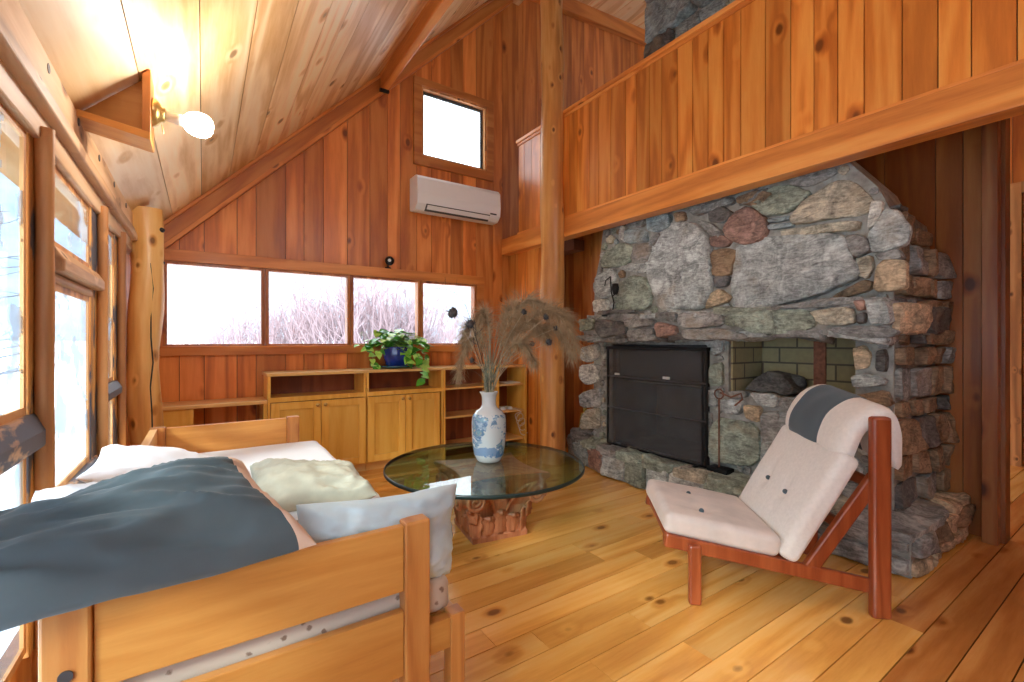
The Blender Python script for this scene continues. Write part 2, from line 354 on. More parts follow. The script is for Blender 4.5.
def rngs(a, b, lo, hi):
    out = [a]
    while out[-1] < b - hi: out.append(out[-1] + random.uniform(lo, hi))
    out.append(b); return out
def boardwall(mb, T, us, zb, zt, holes=(), thick=.015, back=.03, gap=.0025, tones=(.40, .58), cols=None):
    """boards side by side along u; T(u,z,d) -> xyz, d positive behind the face; sheathing behind the boards"""
    cuts = sorted(set(list(us) + [h[i] for h in holes for i in (0, 1)]))
    cuts = [c for c in cuts if us[0] <= c <= us[-1]]
    def piece(a, b, z0, z1a, z1b, d0, d1, col):
        if z1a - z0 < .004 and z1b - z0 < .004: return
        p = [T(a, z0, d0), T(b, z0, d0), T(b, z1b, d0), T(a, z1a, d0), T(a, z0, d1), T(b, z0, d1), T(b, z1b, d1), T(a, z1a, d1)]
        mb.add(p, [(0, 1, 2, 3), (7, 6, 5, 4), (0, 4, 5, 1), (1, 5, 6, 2), (2, 6, 7, 3), (3, 7, 4, 0)], col)
    tone = {}
    for k in range(len(us) - 1): tone[k] = (random.uniform(*tones), random.random(), random.random())
    for i in range(len(cuts) - 1):
        a, b = cuts[i], cuts[i + 1]
        if b - a < 1e-4: continue
        mid = (a + b) / 2; k = max(j for j in range(len(us) - 1) if us[j] <= mid)
        ga = gap if a in us else 0; gb = gap if b in us else 0
        iv = [(zb, None)]
        hs = sorted([h for h in holes if h[0] < mid < h[1]], key=lambda h: h[2])
        z = zb; ivs = []
        for h in hs: ivs.append((z, h[2], h[2])); z = h[3]
        ivs.append((z, zt(a), zt(b)))
        for (z0, za, zc) in ivs:
            piece(a + ga, b - gb, z0, za, zc, 0, thick, tone[k])
            piece(a, b, z0, za, zc, thick, thick + back, (.12, .5, .5))

# ------------------------------------------------------------ room shell
YB = 4.6; XL = -.40; XR = 3.06; XW = 3.9
ceil_z = lambda x: 2.4 + x
# floor
mb = MB(); y = -1.6 + .02
ys = [.352 + .1305 * k for k in range(-15, 34)]
for k in range(len(ys) - 1):
    x = -.55 - random.random() * .5
    while x < 7:
        x2 = x + random.uniform(1.6, 3.6)
        t_ = random.uniform(.42, .56)
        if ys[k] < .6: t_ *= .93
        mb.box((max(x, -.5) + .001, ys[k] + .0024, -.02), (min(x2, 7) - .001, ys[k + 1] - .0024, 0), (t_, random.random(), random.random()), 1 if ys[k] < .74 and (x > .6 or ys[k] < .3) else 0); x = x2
mb.box((-.5, ys[0], -.06), (7, ys[-1], -.02), (.08, .5, .5))
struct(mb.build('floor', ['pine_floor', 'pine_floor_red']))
# back gable wall
WX0, WX1, WZ0, WZ1 = -.27, 2.60, 1.155, 1.845
UX0, UX1, UZ0, UZ1 = 1.93, 2.735, 3.17, 3.92
mb = MB(); us = rngs(-.6, 3.2, .13, .24)
boardwall(mb, lambda u, z, d: (u, YB + d, z), us, 0, lambda u: ceil_z(u) + .02, [(WX0, WX1, WZ0, WZ1), (UX0, UX1, UZ0, UZ1)], tones=(.40, .66), back=.10)
struct(mb.build('wall_back', 'pine_wall'))
mb = MB(); boardwall(mb, lambda u, z, d: (u, YB + .005 + d, z), rngs(XR, 6.9, .14, .24), 2.42, lambda u: 5.62 + (u - 3.85) * .1, tones=(.36, .60), back=.1)
struct(mb.build('wall_loft', 'pine_wall'))
# wall right of the bookcase (below the loft), recess and wall beside chimney
mb = MB(); boardwall(mb, lambda u, z, d: (XR + d, u, z), rngs(3.93, YB, .13, .2), 0, lambda u: 2.375, tones=(.42, .60))
struct(mb.build('wall_right', 'pine_rail'))
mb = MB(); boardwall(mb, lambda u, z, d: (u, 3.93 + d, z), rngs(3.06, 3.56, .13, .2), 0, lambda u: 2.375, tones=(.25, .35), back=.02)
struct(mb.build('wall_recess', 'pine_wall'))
mb = MB(); boardwall(mb, lambda u, z, d: (3.5 + d, u, z), [3.32, 3.5, 3.66, 3.78, 3.95], 0, lambda u: 2.375, tones=(.40, .52))
struct(mb.build('wall_niche', 'pine_wall'))
mb = MB(); boardwall(mb, lambda u, z, d: (3.955 + d, u, z), [.93, 1.2, 1.5, 3.3], 0, lambda u: 2.9, tones=(.30, .34))  # boards toned down, the shade of this end is put into their colour
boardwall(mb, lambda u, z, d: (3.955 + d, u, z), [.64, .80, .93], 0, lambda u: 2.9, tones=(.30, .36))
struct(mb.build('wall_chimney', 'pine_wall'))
mb = MB(); mb.box((3.85, .63, 0), (3.95, .70, 2.9), (.30, .1, .2)).box((3.92, .61, 0), (4.04, .66, 2.9), (.24, .3, .2))  # post darkened as well, dimness painted into its tone
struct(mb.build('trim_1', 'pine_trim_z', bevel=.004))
# far room beyond the opening
mb = MB(); boardwall(mb, lambda u, z, d: (6.5 + d, u, z), rngs(-1.6, 3.2, .1, .16), 0, lambda u: 4.2, [(-.1, 0.905, 0, 2.62)], tones=(.46, .62))
struct(mb.build('wall_far', 'pine_wall'))
d_ = MB().box((6.5, -.095, .005), (6.545, .90, 1.80)).box((6.5, -.095, 2.52), (6.545, .90, 2.615)).box((6.5, -.095, 1.80), (6.545, .0, 2.52)).box((6.5, .81, 1.80), (6.545, .90, 2.52)).box((6.5, .0, 2.15), (6.54, .81, 2.18)).box((6.5, .39, 1.80), (6.54, .43, 2.52))
for y0 in (.0, .45): d_.box((6.49, y0 + .04, .16), (6.50, y0 + .36, 1.66), (.40, .2, .9))
dr = struct(d_.build('door_1', 'pine_wall', bevel=.004)); struct(MB().box((6.515, .0, 1.80), (6.525, .81, 2.52)).build('pane', 'ac_dark', dr))
MB().ball((6.47, .84, 1.15), .03).build('door_knob', 'brass', dr)
mb = MB().box((6.47, .905, 0), (6.5, 1.0, 2.72), (.6, .3, .3)).box((6.47, -.2, 0), (6.5, -.1, 2.72)).box((6.47, -.1, 2.62), (6.5, .905, 2.72))
struct(mb.build('trim_2', 'weathered_z'))
# unseen wall behind the viewer, with a high opening added for daylight
mb = MB(); boardwall(mb, lambda u, z, d: (u, -1.6 - d, z), rngs(-.6, 7.0, .16, .24), 0, lambda u: min(ceil_z(u), 5.6), [(1.2, 3.0, 2.85, 3.8)], tones=(.42, .56))
struct(mb.build('wall_rear', 'pine_wall'))
# loft: floor, header beam, parapet
mb = MB()
mb.box((3.02, 3.35, 2.38), (6.9, YB, 2.42), (.4, .5, .1)).box((3.02, -1.6, 2.38), (3.20, .9, 2.42), (.4, .5, .1))
mb.box((3.02, .9, 2.38), (3.19, 3.35, 2.42), (.4, .2, .1))
struct(mb.build('floor_loft', 'dark_back'))
BX = 2.95
mb = MB(); mb.box((BX, -1.6, 2.225), (BX + .13, YB, 2.41), (.56, .2, .4))
struct(mb.build('trim_3', 'pine_trim_y', bevel=.006))
mb = MB()
us = [-1.6, -1.3, -1.0, -.72, -.45]
u = -.45
while u < 4.25: us.append(u); u += random.uniform(.11, .17)
us.append(4.27); us = sorted(set(us))
boardwall(mb, lambda u, z, d: (BX + .02 + d, u, z), us, 2.41, lambda u: 3.44, tones=(.38, .60))
struct(mb.build('wall_loft_rail', 'pine_rail'))
mb = MB().box((BX - .005, -1.6, 3.44), (BX + .12, 4.29, 3.475), (.60, .4, .3)).box((BX + .005, -1.6, 2.41), (BX + .03, 4.28, 2.428), (.62, .2, .3)).box((BX + .008, -1.6, 3.41), (BX + .03, 4.28, 3.44), (.55, .2, .1))
struct(mb.build('trim_4', 'pine_trim_y', bevel=.003))
# loft joist end beside pole
struct(MB().box((3.12, 3.5, 2.13), (3.26, 3.93, 2.24), (.22, .1, .1)).build('trim_5', 'dark_back'))
# sloped ceiling of wide boards running along Y
mb = MB(); xs = [-.60, -.40, -.2, -.01, .185, .365, .555, .69, .82]
while xs[-1] < 3.1: xs.append(xs[-1] + random.choice((.15, .187, .187)))
tones = {1: .44}
for k in range(len(xs) - 1):
    yy = -1.6; joints = [-1.6, random.uniform(.2, 1.2), YB + .06] if k % 3 == 0 else [-1.6, YB + .06]
    for j in range(len(joints) - 1):
        a, b = xs[k] + .0016, xs[k + 1] - .0016; y0, y1 = joints[j] + .002, joints[j + 1] - .002
        t_ = tones.get(k, random.uniform(.47, .60))
        mb.hexa([(a, y0, ceil_z(a)), (b, y0, ceil_z(b)), (b, y1, ceil_z(b)), (a, y1, ceil_z(a)), (a, y0, ceil_z(a) + .03), (b, y0, ceil_z(b) + .03), (b, y1, ceil_z(b) + .03), (a, y1, ceil_z(a) + .03)], (t_, random.random(), random.random()))
a, b = xs[0], xs[-1]
mb.hexa([(a, -1.6, ceil_z(a) + .03), (b, -1.6, ceil_z(b) + .03), (b, YB + .06, ceil_z(b) + .03), (a, YB + .06, ceil_z(a) + .03), (a, -1.6, ceil_z(a) + .15), (b, -1.6, ceil_z(b) + .15), (b, YB + .06, ceil_z(b) + .15), (a, YB + .06, ceil_z(a) + .15)], (.08, .5, .5))
struct(mb.build('ceiling', 'pine_ceiling'))
mb = MB(); cz2 = lambda x: 5.66 + (x - 3.85) * .1
for k in range(24):
    a = 3.15 + k * .16; b = a + .157
    mb.hexa([(a, -1.6, cz2(a)), (b, -1.6, cz2(b)), (b, YB + .1, cz2(b)), (a, YB + .1, cz2(a)), (a, -1.6, cz2(a) + .05), (b, -1.6, cz2(b) + .05), (b, YB + .1, cz2(b) + .05), (a, YB + .1, cz2(a) + .05)], (random.uniform(.46, .58), random.random(), random.random()))
mb.box((3.1, -1.6, 5.3), (3.2, YB + .1, 5.8), (.5, .3, .3))
struct(mb.build('ceiling_loft', 'pine_ceiling'))
struct(MB().hexa([(3.2, YB - .08, 5.42), (6.9, YB - .08, 5.76), (6.9, YB, 5.76), (3.2, YB, 5.42), (3.2, YB - .08, 5.60), (6.9, YB - .08, 5.95), (6.9, YB, 5.95), (3.2, YB, 5.60)], (.5, .2, .2)).build('trim_6', 'pine_trim_x'))
mb = MB(); boardwall(mb, lambda u, z, d: (6.95 + d, u, z), rngs(-1.6, YB, .15, .24), 0, lambda u: 6.1, [(.2, 3.0, 3.7, 5.1)], tones=(.42, .56)); struct(mb.build('wall_loft_end', 'pine_wall'))  # opening added in this unseen end wall so daylight reaches the ceiling
# rake trim along the gable
mb = MB()
def rake(o0, o1, y0, y1, x0, x1, col):
    mb.hexa([(x0, y0, ceil_z(x0) - o1), (x1, y0, ceil_z(x1) - o1), (x1, y1, ceil_z(x1) - o1), (x0, y1, ceil_z(x0) - o1), (x0, y0, ceil_z(x0) - o0), (x1, y0, ceil_z(x1) - o0), (x1, y1, ceil_z(x1) - o0), (x0, y1, ceil_z(x0) - o0)], col)
rake(.003, .215, YB - .075, YB, -.40, XR, (.42, .3, .6)); rake(.18, .225, YB - .09, YB - .075, -.38, XR, (.55, .7, .1)); rake(.003, .04, YB - .10, YB - .075, -.38, XR, (.5, .7, .6))
mb.xf(Matrix.Rotation(R(45), 4, 'Y')); o = struct(mb.build('trim_7', 'pine_trim_x', bevel=.003)); o.rotation_euler = (0, -R(45), 0)
# purlin
mb = MB().box((1.46, -1.6, 3.70), (1.53, YB - .095, 3.865), (.50, .2, .1))
struct(mb.build('trim_8', 'pine_trim_y', bevel=.006))
MB().box((1.45, YB - .13, 3.675), (1.54, YB - .10, 3.70)).build('beam_bracket', 'black_iron', bpy.data.objects['trim_8'])
# gable window ribbon: trim + frames + panes
mb = MB()
mb.box((-.4, YB - .03, WZ1), (WX1 + .10, YB, WZ1 + .095), (.52, .3, .1)).box((-.4, YB - .04, WZ0 - .075), (WX1 + .09, YB, WZ0), (.47, .3, .5)).box((-.38, YB - .045, WZ0 - .012), (WX1 + .02, YB, WZ0 + .004), (.54, .2, .2))
mb.box((WX1, YB - .03, WZ0), (WX1 + .09, YB, WZ1), (.42, .3, .9))
struct(mb.build('trim_9', 'pine_trim_x', bevel=.003))
mulls = [(262, 268), (348, 352.5), (417.5, 423)]
edges = [WX0] + [onY((a + b) / 2, 300, YB - .01).x for a, b in mulls] + [WX1]
for k in range(4):
    a, b = edges[k], edges[k + 1]; f = .028; mb = MB()
    a_, b_ = a + .002, b - .002
    mb.box((a_, YB - .02, WZ0 + .002), (a_ + f, YB + .06, WZ1 - .002), (.47, .2, .5)).box((b_ - f, YB - .02, WZ0 + .002), (b_, YB + .06, WZ1 - .002), (.47, .2, .6))
    mb.box((a_ + f, YB - .015, WZ1 - .025), (b_ - f, YB + .06, WZ1 - .002), (.47, .2, .5)).box((a_ + f, YB - .015, WZ0 + .002), (b_ - f, YB + .06, WZ0 + .02), (.5, .2, .5))
    o = struct(mb.build('window_%d' % (k + 1), 'pine_trim_z', bevel=.002))
    struct(MB().box((a_ + f, YB + .02, WZ0 + .02), (b_ - f, YB + .025, WZ1 - .025)).build('pane', 'window_glass', o))
# upper square window
mb = MB()
for a, b in (((UX0 - .09, UZ1), (UX1 + .09, UZ1 + .08)), ((UX0 - .09, UZ0 - .10), (UX1 + .09, UZ0)), ((UX0 - .09, UZ0), (UX0, UZ1)), ((UX1, UZ0), (UX1 + .09, UZ1))):
    mb.box((a[0], YB - .03, a[1]), (b[0], YB, b[1]), (.38, random.random(), .4))
struct(mb.build('trim_10', 'pine_trim_x', bevel=.003))
mb = MB()
for a, b in (((UX0, UZ1 - .02), (UX1, UZ1)), ((UX0, UZ0), (UX1, UZ0 + .02)), ((UX0, UZ0 + .02), (UX0 + .02, UZ1 - .02)), ((UX1 - .02, UZ0 + .02), (UX1, UZ1 - .02))):
    mb.box((a[0], YB - .01, a[1]), (b[0], YB + .11, b[1]), (.6, random.random(), .4))
o = struct(mb.build('window_5', 'weathered_z'))
sf = MB()
for a, b in (((UX0 + .02, UZ1 - .05), (UX1 - .02, UZ1 - .02)), ((UX0 + .02, UZ0 + .02), (UX1 - .02, UZ0 + .05)), ((UX0 + .02, UZ0 + .05), (UX0 + .05, UZ1 - .05)), ((UX1 - .05, UZ0 + .05), (UX1 - .02, UZ1 - .05))):
    sf.box((a[0], YB + .04, a[1]), (b[0], YB + .06, b[1]))
struct(sf.build('sash', 'ac_dark', o)); struct(MB().box((UX0 + .05, YB + .048, UZ0 + .05), (UX1 - .05, YB + .053, UZ1 - .05)).build('pane', 'window_glass', o))

# ------------------------------------------------------------ left window wall
def left_board(z0, z1, d, y0, y1, col, mb, n_=14):
    vs = []
    for i in range(n_ + 1):
        y = y0 + (y1 - y0) * i / n_; j = .006 * noise.noise(Vector((y * 3, z0 * 5, 1)))
        vs += [(XL - .05, y, z0), (XL + d + j, y, z0 + j), (XL + d + j, y, z1 + j), (XL - .05, y, z1)]
    fs = []
    for i in range(n_):
        o = i * 4
        for k in range(4): fs.append((o + k, o + 4 + k, o + 4 + (k + 1) % 4, o + (k + 1) % 4))
    fs += [(0, 1, 2, 3), (n_ * 4 + 3, n_ * 4 + 2, n_ * 4 + 1, n_ * 4)]
    mb.add(vs, fs, col)
mb = MB()
left_board(1.865, 2.02, .03, -1.6, 4.55, (.54, .2, .5), mb)
left_board(1.835, 1.88, .055, -1.6, 3.92, (.50, .6, .5), mb)
left_board(1.765, 1.84, .025, -1.6, 3.92, (.48, .1, .9), mb)
o = struct(mb.build('trim_11', 'weathered_y', bevel=.006))
bl = MB()
for y in (1.2, 1.84, 2.23, 2.62, 3.02, 3.45):
    c_ = Vector((XL + .033, y, 1.985)); bl.tube([c_ + Vector((-.01, 0, 0)), c_ + Vector((-.0005, 0, 0))], .014, 14)
bl.build('bolt_heads', 'bolt_steel', o)
# wall below windows and posts: (py range)
mb = MB(); boardwall(mb, lambda u, z, d: (XL - .01 - d, u, z), rngs(-1.6, 4.6, .15, .24), 0, lambda u: .34, tones=(.42, .58))
boardwall(mb, lambda u, z, d: (XL - .01 - d, u, z), [3.345, 3.5, 3.75, 3.95, 4.2, 4.4, 4.6], .34, lambda u: 2.0, tones=(.42, .58))
struct(mb.build('wall_left', 'pine_wall'))
tn = 12
def jamb(y0, y1, mats, d=.03, z0=.34, z1=1.80, n_=None):
    global tn
    o = MB().box((XL - .008, y0, z0), (XL + d, y1, z1)).build('trim_%d' % tn, mats, bevel=.002); tn += 1; return struct(o)
def logpost(y, r, z0=.34, z1=1.80):
    global tn
    o = MB().tube([(XL + .028, y + .004 * math.sin(k), z0 + (z1 - z0) * k / 10) for k in range(11)], [r * (1 + .04 * math.sin(k * 2.1)) for k in range(11)], 20, (.50, .3, .8), wob=.12).build('trim_%d' % tn, 'weathered_z'); tn += 1; return struct(o)
# posts between windows
logpost(1.815, .021); jamb(1.765, 1.98, 'peeling_z', .008)
logpost(2.72, .019); jamb(2.595, 2.83, 'peeling_z', .008)
jamb(3.20, 3.34, 'peeling_z', .008); logpost(3.30, .019); jamb(.62, .82, 'peeling_z', .008); logpost(.70, .024); jamb(-.6, -.5, 'peeling_z'); jamb(-1.6, -1.5, 'peeling_z')
# windows: (y0,y1,zbottom,ztop,glass)
wi = 6
def lwin(y0, y1, z0, z1, glass, rail=None, fw=.022):
    global wi
    mb = MB()
    for a, b in (((y0, z0), (y0 + fw, z1)), ((y1 - fw, z0), (y1, z1)), ((y0 + fw, z1 - fw), (y1 - fw, z1)), ((y0 + fw, z0), (y1 - fw, z0 + fw))):
        mb.box((XL - .004, a[0], a[1]), (XL + .004, b[0], b[1]), (.58, random.random(), .3))
    o = struct(mb.build('window_%d' % wi, 'weathered_z')); wi += 1
    struct(MB().box((XL - .001, y0 + fw, z0 + fw), (XL + .002, y1 - fw, z1 - fw)).build('pane', glass, o))
    return o
def rail(y0, y1, z0, z1, d, mat='peeling_y'):
    global tn
    p = [(XL - .01, y0, z0), (XL + d, y0, z0), (XL + d, y0, z0 + (z1 - z0) * .5), (XL + d * .4, y0, z1), (XL - .01, y0, z1)]
    o = MB().prism(p, (0, y1 - y0, 0)).build('trim_%d' % tn, mat, bevel=.008); tn += 1; return struct(o)
for (y0, y1) in ((-1.5, -.6), (-.5, .62), (.83, 1.76)):
    lwin(y0, y1, 1.0, 1.765, 'frosty_glass'); lwin(y0, y1, .36, .905, 'frosty_glass')
    rail(y0, y1 + (.06 if y1 > 1 else 0), .905, 1.0, .035)
lwin(1.985, 2.59, 1.50, 1.765, 'frosty_glass'); rail(1.985, 2.69, 1.42, 1.50, .04, 'weathered_y'); rail(1.985, 2.59, 1.385, 1.42, .015, 'weathered_y')
lwin(1.985, 2.59, .70, 1.385, 'frosty_glass'); rail(1.94, 2.69, .60, .70, .045); lwin(1.985, 2.59, .36, .60, 'frosty_glass')
lwin(2.835, 3.195, .99, 1.765, 'frosty_glass'); rail(2.835, 3.26, .915, .99, .035); lwin(2.835, 3.195, .36, .915, 'frosty_glass')
# big log post in the corner
r0 = .092; xp, yp = -.315, 3.83
pts = [(xp + .012 * math.sin(k * .6), yp, .0 + k * 2.06 / 16) for k in range(17)]
mb = MB().tube(pts, [r0 * (1 + .05 * math.sin(k * 1.3)) for k in range(17)], 28, (.54, .4, .4), wob=.14)
tag(mb.build('log_post', 'log', loc=(xp, yp, 0)), 'pale round log post standing in the corner at the end of the left windows', 'log post', 'log posts')
del bpy.data.objects['log_post']['group']
o = bpy.data.objects['log_post']
crk = MB().tube([(xp + .040 + .008 * math.sin(k * 2.3), yp - .083, .1 + k * .16) for k in range(11)], .004, 6); crk.build('drying_crack', 'soot', o)
MB().ball((xp + .085, yp - .04, 1.93), .022, sc=(1, 1, .8)).build('branch_stub', 'soot', o); MB().ball((xp + .09, yp - .01, 1.72), .016).build('branch_stub', 'soot', o)
# round pole
px_, py_ = 2.91, 3.66
pts = [(px_ - .035 - .03 * math.sin(k * .3) * 0, py_ - .115, k * 5.32 / 40) for k in range(41)]
pts = [(2.875 + .008 * math.sin(k * .5), 3.55, k * 5.26 / 40) for k in range(41)]
mb = MB().tube(pts, [.122 + .005 * math.sin(k * 1.1) - .00035 * k for k in range(41)], 28, (.48, .7, .2), wob=.08)
o = tag(mb.build('log_pole', 'log_dark', loc=(2.875, 3.55, 0)), 'tall slim round log pole rising from floor to roof beside the glass table', 'log post')
# small light bracket
t_ = thing('wooden_light_bracket', (-.27, 2.2, 2.0), 'triangular wooden bracket box on the sloped ceiling holding a bare bulb', 'light fixture')
MB().prism([(-.385, 2.2, 2.0), (-.165, 2.2, 1.96), (-.165, 2.2, 1.99), (-.375, 2.2, 2.022)], (0, .15, 0), (.55, .2, .5)).build('bottom_board', 'bed_x', t_, bevel=.002)
MB().prism([(-.19, 2.2, 1.99), (-.165, 2.2, 1.99), (-.165, 2.2, 2.228), (-.19, 2.2, 2.205)], (0, .15, 0), (.50, .2, .1)).build('side_board', 'bed_z', t_, bevel=.002)
MB().prism([(-.37, 2.24, 2.022), (-.19, 2.24, 1.995), (-.19, 2.24, 2.2)], (0, .012, 0), (.36, .4, .1)).build('back_panel', 'bed_x', t_)
c_ = Vector((-.165, 2.275, 2.095)); ax = Vector((1, .0, -.06)).normalized()
def axl(prof, c, ax, seg=24):
    m_ = MB().lathe(prof, seg=seg); q = Vector((0, 0, 1)).rotation_difference(ax).to_matrix().to_4x4(); return m_.xf(Matrix.Translation(c) @ q)
axl([(0, 0), (.055, 0), (.055, .006), (.045, .02), (.028, .03), (.028, .04), (0, .04)], c_, ax).build('lamp_base', 'brass', t_)
axl([(0, .04), (.018, .04), (.020, .075), (.022, .078), (.022, .11), (0, .11)], c_, ax).build('lamp_socket', 'socket_white', t_)
bulb = axl([(.022, .10), (.036, .112), (.045, .13), (.049, .152), (.046, .175), (.034, .192), (.017, .20), (.0005, .202)], c_, ax).build('bulb', 'bulb_glow', t_)
tag(bulb, 'glowing white bulb')
pc = MB().tube([c_ + Vector((.03, 0, -.04)), c_ + Vector((.035, 0, -.075))], .002, 6); pc.build('pull_chain', 'brass', t_)
ld = bpy.data.lights.new('bulb_light', 'POINT'); ld.energy = 9; ld.color = (1, .92, .82); ld.shadow_soft_size = .045
lo = bpy.data.objects.new('bulb_light', ld); COL.objects.link(lo); lo.location = c_ + ax * .27

# ------------------------------------------------------------ fireplace
STC = dict(blue=(.27, .33, .35), green=(.29, .33, .27), light=(.42, .45, .44), white=(.60, .60, .56), tan=(.50, .38, .25), brown=(.27, .18, .11), red=(.34, .21, .17), dark=(.13, .125, .12), grey=(.28, .28, .27), sand=(.44, .40, .31))
def chaikin(p, it=2):
    for _ in range(it):
        q = []
        for i in range(len(p)):
            a, b = p[i], p[(i + 1) % len(p)]
            q += [a * .85 + b * .15, a * .15 + b * .85]
        p = q
    return p
def stone(mb, pts, nrm, h, col, it=1, sub=.03):
    nrm = Vector(nrm).normalized(); p = chaikin([Vector(q) for q in pts], it)
    q = []
    for i in range(len(p)):
        a, b = p[i], p[(i + 1) % len(p)]; k = max(1, int((b - a).length / sub))
        for j in range(k):
            x = a + (b - a) * j / k; x = x + (Vector((noise.noise(x * 14), noise.noise(x * 14 + Vector((9, 0, 0))), noise.noise(x * 14 + Vector((0, 9, 0))))) * .007); x -= nrm * (x - pts[0]).dot(nrm); q.append(x)
    c = sum(q, Vector()) / len(q); n_ = len(q); tilt = Vector((random.uniform(-1, 1), random.uniform(-1, 1), random.uniform(-1, 1))) * .22
    rings = [(1.0, -.03), (1.0, h * .55), (.985, h * .85), (.95, h), (.8, h * 1.02), (.55, h * 1.03), (.28, h * 1.03)]
    vs = []
    for f, d in rings:
        for x in q:
            y = c + (x - c) * f; dd = d; base_ = d
            if d > h * .5:
                dd += h * (.7 * noise.noise(y * 7 + c * 3) + .5 * noise.noise(y * 21) + .35 * abs(noise.noise(y * 33))) + (y - c).dot(tilt) * (1 if f < .99 else .6)
            vs.append(y + nrm * (max(dd, h * .5) if d > h * .5 else dd))
    vs.append(c + nrm * (h + h * .75 * noise.noise(c * 10)))
    fs = [(i * n_ + k, i * n_ + (k + 1) % n_, (i + 1) * n_ + (k + 1) % n_, (i + 1) * n_ + k) for i in range(len(rings) - 1) for k in range(n_)]
    l_ = (len(rings) - 1) * n_; fs += [(l_ + k, l_ + (k + 1) % n_, len(vs) - 1) for k in range(n_)]
    j = random.uniform(.85, 1.15); mb.add(vs, fs, tuple(x * j for x in col), 0, True)
fp = thing('fireplace', (3.4, 2.0, 0), 'massive fieldstone fireplace with raised hearth under the loft rail', 'fireplace')
FX = 3.20
def poly_in(pt, poly):
    x, y = pt; ins = False
    for i in range(len(poly)):
        x1, y1 = poly[i]; x2, y2 = poly[(i + 1) % len(poly)]
        if (y1 > y) != (y2 > y) and x < (x2 - x1) * (y - y1) / (y2 - y1) + x1: ins = not ins
    return ins
def segd(p, a, b):
    ax, ay = a; bx, by = b; dx, dy = bx - ax, by - ay; L = dx * dx + dy * dy + 1e-9
    t = max(0, min(1, ((p[0] - ax) * dx + (p[1] - ay) * dy) / L)); return math.hypot(p[0] - ax - t * dx, p[1] - ay - t * dy)
ZA = (560, 150, 3.41); ZB = (740, 150, 3.408); ZC = (560, 310, 3.41); ZD = (700, 310, 3.408)
S_A = [('light', [(375,255),(460,250),(510,300),(522,380),(520,470),(490,535),(400,548),(350,540),(315,470),(298,390),(315,330),(345,290)]),
('blue', [(300,230),(345,218),(385,222),(380,262),(340,280),(302,275)]), ('blue', [(232,272),(300,275),(305,315),(230,318)]), ('white', [(215,262),(232,262),(226,315),(206,300)]),
('green', [(165,345),(210,318),(250,330),(240,390),(195,400),(150,400)]), ('grey', [(255,325),(320,318),(318,345),(300,385),(250,370)]), ('light', [(245,387),(298,387),(298,420),(240,415),(205,402)]),
('light', [(130,430),(190,405),(200,440),(190,490),(150,510),(125,490)]), ('green', [(210,455),(255,430),(300,440),(318,490),(310,540),(225,552),(195,540)]), ('white', [(118,515),(165,510),(172,545),(120,555)]),
('brown', [(395,215),(430,210),(435,240),(400,248)]), ('dark', [(515,215),(560,195),(595,215),(560,250),(520,245)]), ('red', [(600,215),(650,195),(710,235),(715,280),(690,310),(630,325),(575,300),(560,270)]),
('grey', [(470,235),(520,250),(565,285),(540,310),(515,290)]), ('red', [(525,302),(560,292),(590,312),(575,330),(525,330)]), ('brown', [(525,345),(570,335),(605,345),(590,420),(560,432),(530,426)]), ('dark', [(532,434),(585,430),(575,465),(535,470)]),
('tan', [(505,495),(550,475),(590,500),(575,520),(530,535),(500,540)]), ('brown', [(610,165),(680,140),(730,150),(700,190),(650,190),(615,185)]), ('grey', [(440,205),(510,185),(590,160),(600,185),(520,210),(470,228)]), ('grey', [(318,296),(350,285),(328,328),(312,322)]),
('grey', [(255,225),(290,222),(295,262),(250,265)]), ('green', [(330,190),(430,165),(440,200),(350,210)])]
S_B = [('light', [(0,330),(90,300),(345,290),(375,360),(412,430),(280,490),(120,535),(0,545),(-20,470),(-8,380)]), ('grey', [(165,100),(320,60),(330,85),(240,125),(185,125)]), ('green', [(45,190),(110,130),(175,122),(245,145),(215,190),(150,220),(90,225)]),
('sand', [(190,235),(235,175),(330,110),(385,108),(450,170),(440,215),(330,235),(200,255)]), ('sand', [(145,275),(250,262),(412,243),(405,275),(280,285),(150,293)]), ('blue', [(102,238),(180,225),(182,240),(108,250)]), ('blue', [(105,258),(190,250),(185,265),(110,274)]),
('white', [(450,180),(495,178),(490,215),(465,260),(442,270)]), ('light', [(470,262),(500,205),(545,210),(580,270),(570,320),(500,345),(455,350),(445,290)]), ('grey', [(355,300),(400,288),(440,305),(455,345),(400,370),(360,330)]), ('sand', [(395,377),(455,360),(460,400),(440,440),(412,430)]),
('brown', [(320,500),(430,444),(455,450),(450,480),(350,505)]), ('tan', [(470,400),(500,372),(568,378),(570,460),(560,475),(465,485)]), ('grey', [(465,357),(540,338),(560,370),(480,378)]), ('grey', [(0,190),(60,150),(100,130),(40,185)])]
S_C = [('white', [(75,130),(130,115),(138,160),(95,180),(72,165)]), ('white', [(80,190),(138,182),(135,240),(95,255),(75,230)]), ('grey', [(75,285),(138,262),(138,330),(80,330)]), ('sand', [(90,340),(138,334),(138,402),(75,405)]), ('grey', [(80,42),(128,36),(120,68),(80,78)]),
('grey', [(188,90),(345,82),(340,112),(190,118)]), ('light', [(350,92),(440,82),(485,108),(350,114)]), ('light', [(492,100),(558,95),(562,140),(530,160)]), ('green', [(518,185),(556,180),(560,255),(512,255)]), ('light', [(502,275),(530,270),(545,326),(502,326)]),
('light', [(552,305),(625,302),(618,358),(560,348)]), ('grey', [(570,276),(640,278),(640,298),(592,298)]), ('light', [(650,280),(740,290),(748,330),(680,322)]), ('tan', [(632,325),(690,330),(680,385),(635,365)]), ('green', [(527,367),(678,392),(678,530),(522,512)]),
('grey', [(503,350),(520,355),(516,480),(503,480)]), ('grey', [(692,350),(750,345),(752,430),(692,445)]), ('light', [(690,455),(760,440),(765,540),(690,535)])]
